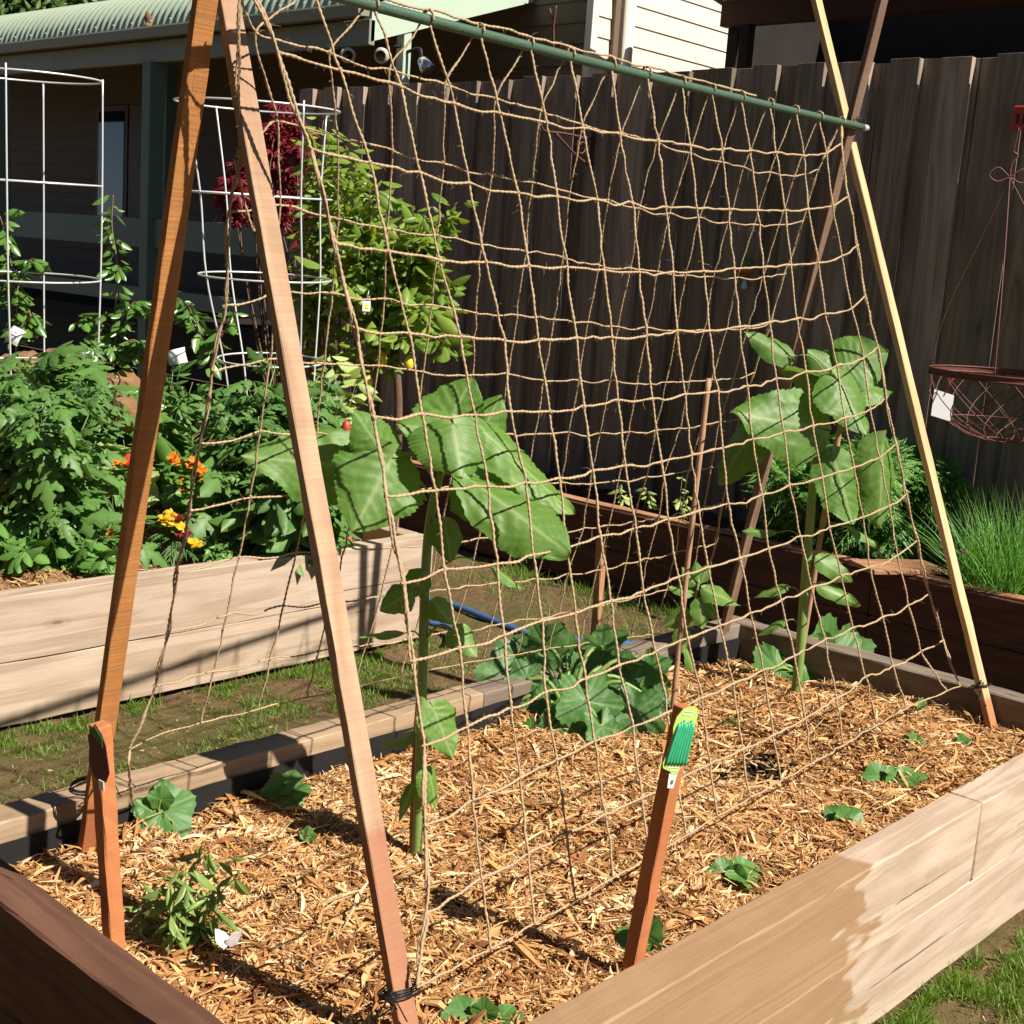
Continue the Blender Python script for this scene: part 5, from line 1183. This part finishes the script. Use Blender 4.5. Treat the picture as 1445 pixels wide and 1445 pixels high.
solid('floor_edge', (XV-.02, YE, .72), (XW, 21, .86), 'shed', house)
# gable end of the verandah (pale green, in the sun)
pa = ON(1, YE, 530, 57); pb_ = ON(1, YE, 765, 0); th_ = .09
d = nrm(pb_-pa); A = pa-d*.05; B = pa+d*((XW-pa[0])/d[0]); v = [A, B, B+a3(0, 0, .55), A+a3(0, 0, .24)]; v = np.array(v); mb = MB(); mb.add(np.concatenate([v, v+a3(0, th_, 0)]), [(0, 1, 2, 3), (7, 6, 5, 4), (0, 4, 5, 1), (1, 5, 6, 2), (2, 6, 7, 3), (3, 7, 4, 0)]); mb.build('gable_end', M['sage'], house)
pp = ON(1, YE+.05, 568, 100); solid('post', (pp[0]-.035, YE+.01, .2), (pp[0]+.045, YE+.1, pa[2]+.12), 'sage', house, 'pale sunlit corner post')
def flood(px, py, d, mat, label):
    h = pp @ _f0-.12; q = V(px, py, h); dv = nrm(_rt*d[0]+_up*d[1]-_f0*d[2]); root = thing('floodlight', label, 'floodlight', q, 'floodlights under the verandah end')
    mb = MB(); tube(mb, [q-dv*.07, q-dv*.055, q-dv*.01, q+dv*.05, q+dv*.062], [.02, .04, .05, .062, .055], 16); mb.build('lamp_shade', M[mat], root, True)
    mb = MB(); tube(mb, [q+dv*.055, q+dv*.063], [.05, .04], 14); mb.build('lens', M['glass'] if mat != 'chrome' else M['chrome'], root)
    mb = MB(); e = a3(pp[0], YE+.02, q[2]+.1); tube(mb, catmull([q-dv*.06, q-dv*.1+a3(0, 0, .05), e], 6), .014, 7); mb.build('bracket', M['black'], root, True)
flood(490, 76, (.2, -.3, .8), 'lampbody', 'beige floodlight, leftmost of the three under the verandah end'); flood(541, 78, (-.2, -.2, .9), 'lampbody', 'beige floodlight in the middle beside the pale corner post'); flood(600, 92, (.55, -.75, .4), 'chrome', 'shiny silver floodlight pointing down at the right of the pale corner post')
mb = MB(); q = ON(0, XW-.2, 781, 70)
for px, py in ((776, 12), (785, 8), (780, 20)): wire(mb, [q, ON(0, XW-.2, 781, 42), ON(0, XW-.2, px, py)], .008, 6)
o = mb.build('bare_stem', M['rust'], None, True); tag(o, 'thin bare reddish twigs standing up in front of the brown wall', 'twigs')
# ------------------------------------------------------------------ neighbouring carport
pz = ON(0, 9.6, 1020, 39); X9 = 9.6; cp = thing('carport', 'dark open carport with a rusty iron roof beyond the fence', 'carport', (X9, 3, 0))
yl = pz[1]; zb = pz[2]; mb = MB(); ny = 620; yy = np.linspace(-3, yl+.15, ny); cw = .012*np.cos(yy*2*math.pi/.09)
Pv = np.array([[(xx, yv, zz+c) for xx, zz in ((7.3, zb+.62), (8.5, zb+.42), (X9+.15, zb+.22))] for yv, c in zip(yy, cw)])
i, j = np.meshgrid(np.arange(ny-1), np.arange(2), indexing='ij'); mb.add(Pv.reshape(-1, 3), np.stack([i*3+j, (i+1)*3+j, (i+1)*3+j+1, i*3+j+1], -1).reshape(-1, 4)); mb.build('roof', M['ironroof'], cp, True)
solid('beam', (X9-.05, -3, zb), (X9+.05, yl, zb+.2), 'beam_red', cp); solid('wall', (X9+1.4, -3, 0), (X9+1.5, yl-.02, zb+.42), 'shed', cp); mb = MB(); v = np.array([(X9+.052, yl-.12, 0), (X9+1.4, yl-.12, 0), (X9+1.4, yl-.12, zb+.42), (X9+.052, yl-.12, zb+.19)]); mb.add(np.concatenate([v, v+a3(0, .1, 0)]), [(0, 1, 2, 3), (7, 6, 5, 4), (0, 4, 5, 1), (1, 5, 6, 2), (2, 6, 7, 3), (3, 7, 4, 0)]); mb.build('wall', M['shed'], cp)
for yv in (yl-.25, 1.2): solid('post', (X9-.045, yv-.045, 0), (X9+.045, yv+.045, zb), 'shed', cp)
# ------------------------------------------------------------------ tree beyond the house
tb = V(60, 250, 22); tb[2] = 0; root = thing('tree', 'leafy dark green tree rising behind the curved verandah roof', 'tree', tb)
mb = MB(); Q = catmull([tb, tb+a3(.2, .1, 2.5), tb+a3(0, .3, 4.5)], 6); tube(mb, Q, np.linspace(.3, .16, len(Q)), 10)
cl = []
for k in range(52):
    e = V(rng.uniform(-220, 300), rng.uniform(-330, 60), 22+rng.normal(0, 1.2)) if k < 34 else V(rng.uniform(-60, 330), rng.uniform(-70, 30), 21+rng.normal(0, .8)); cl.append(e); tube(mb, catmull([Q[-1], (Q[-1]+e)/2+rdir(1)[0]*.3, e], 5), np.linspace(.08, .02, 11), 5)
mb.build('trunk', M['bark'], root, True); fb = MB()
for e in cl:
    n = 560; d = rdir(n); r_ = rng.uniform(.5, .95)*rng.random(n)**.45; P = e+d*r_[:, None]*a3(1, 1, .75); leaves(fb, P, rdir(n, -.8, .4), nrm(d+a3(0, 0, .8)+rng.normal(0, .4, (n, 3))), .14*np.exp(rng.normal(0, .25, n)), .075, T_OV)
fb.build('crown', M['treel'], root, True)

# ------------------------------------------------------------------ leafy screen added out of view, only to cut sky light on shaded faces
hr = thing('sky_blocker', 'unseen tall leafy screen added behind the photographer to block sky light', 'sky_blocker', (-4.2, 4, 0))
ys = np.linspace(-9, 17, 120); zs = np.linspace(0, 5.2, 26); Yg, Zg = np.meshgrid(ys, zs, indexing='ij'); mb = MB()
def face(s): return np.stack([-4.2+s*(.8+.5*fbm(Yg*1.1, Zg*1.1+s))*np.clip((5.25-Zg)/.8, 0, 1)**.5, Yg, Zg], -1)
for s in (1, -1):
    i, j = np.meshgrid(np.arange(119), np.arange(25), indexing='ij'); mb.add(face(s).reshape(-1, 3), np.stack([i*26+j, (i+1)*26+j, (i+1)*26+j+1, i*26+j+1], -1).reshape(-1, 4), None, .2)
F_ = face(1).reshape(-1, 3); n = 14000; P = F_[rng.integers(0, len(F_), n)]+rng.normal(0, .09, (n, 3)); leaves(mb, P, rdir(n, -.8, .4), nrm(rng.normal(0, .6, (n, 3))+a3(1, 0, .6)), .11, .05, T_OV)
mb.build('foliage', M['treel'], hr, False)
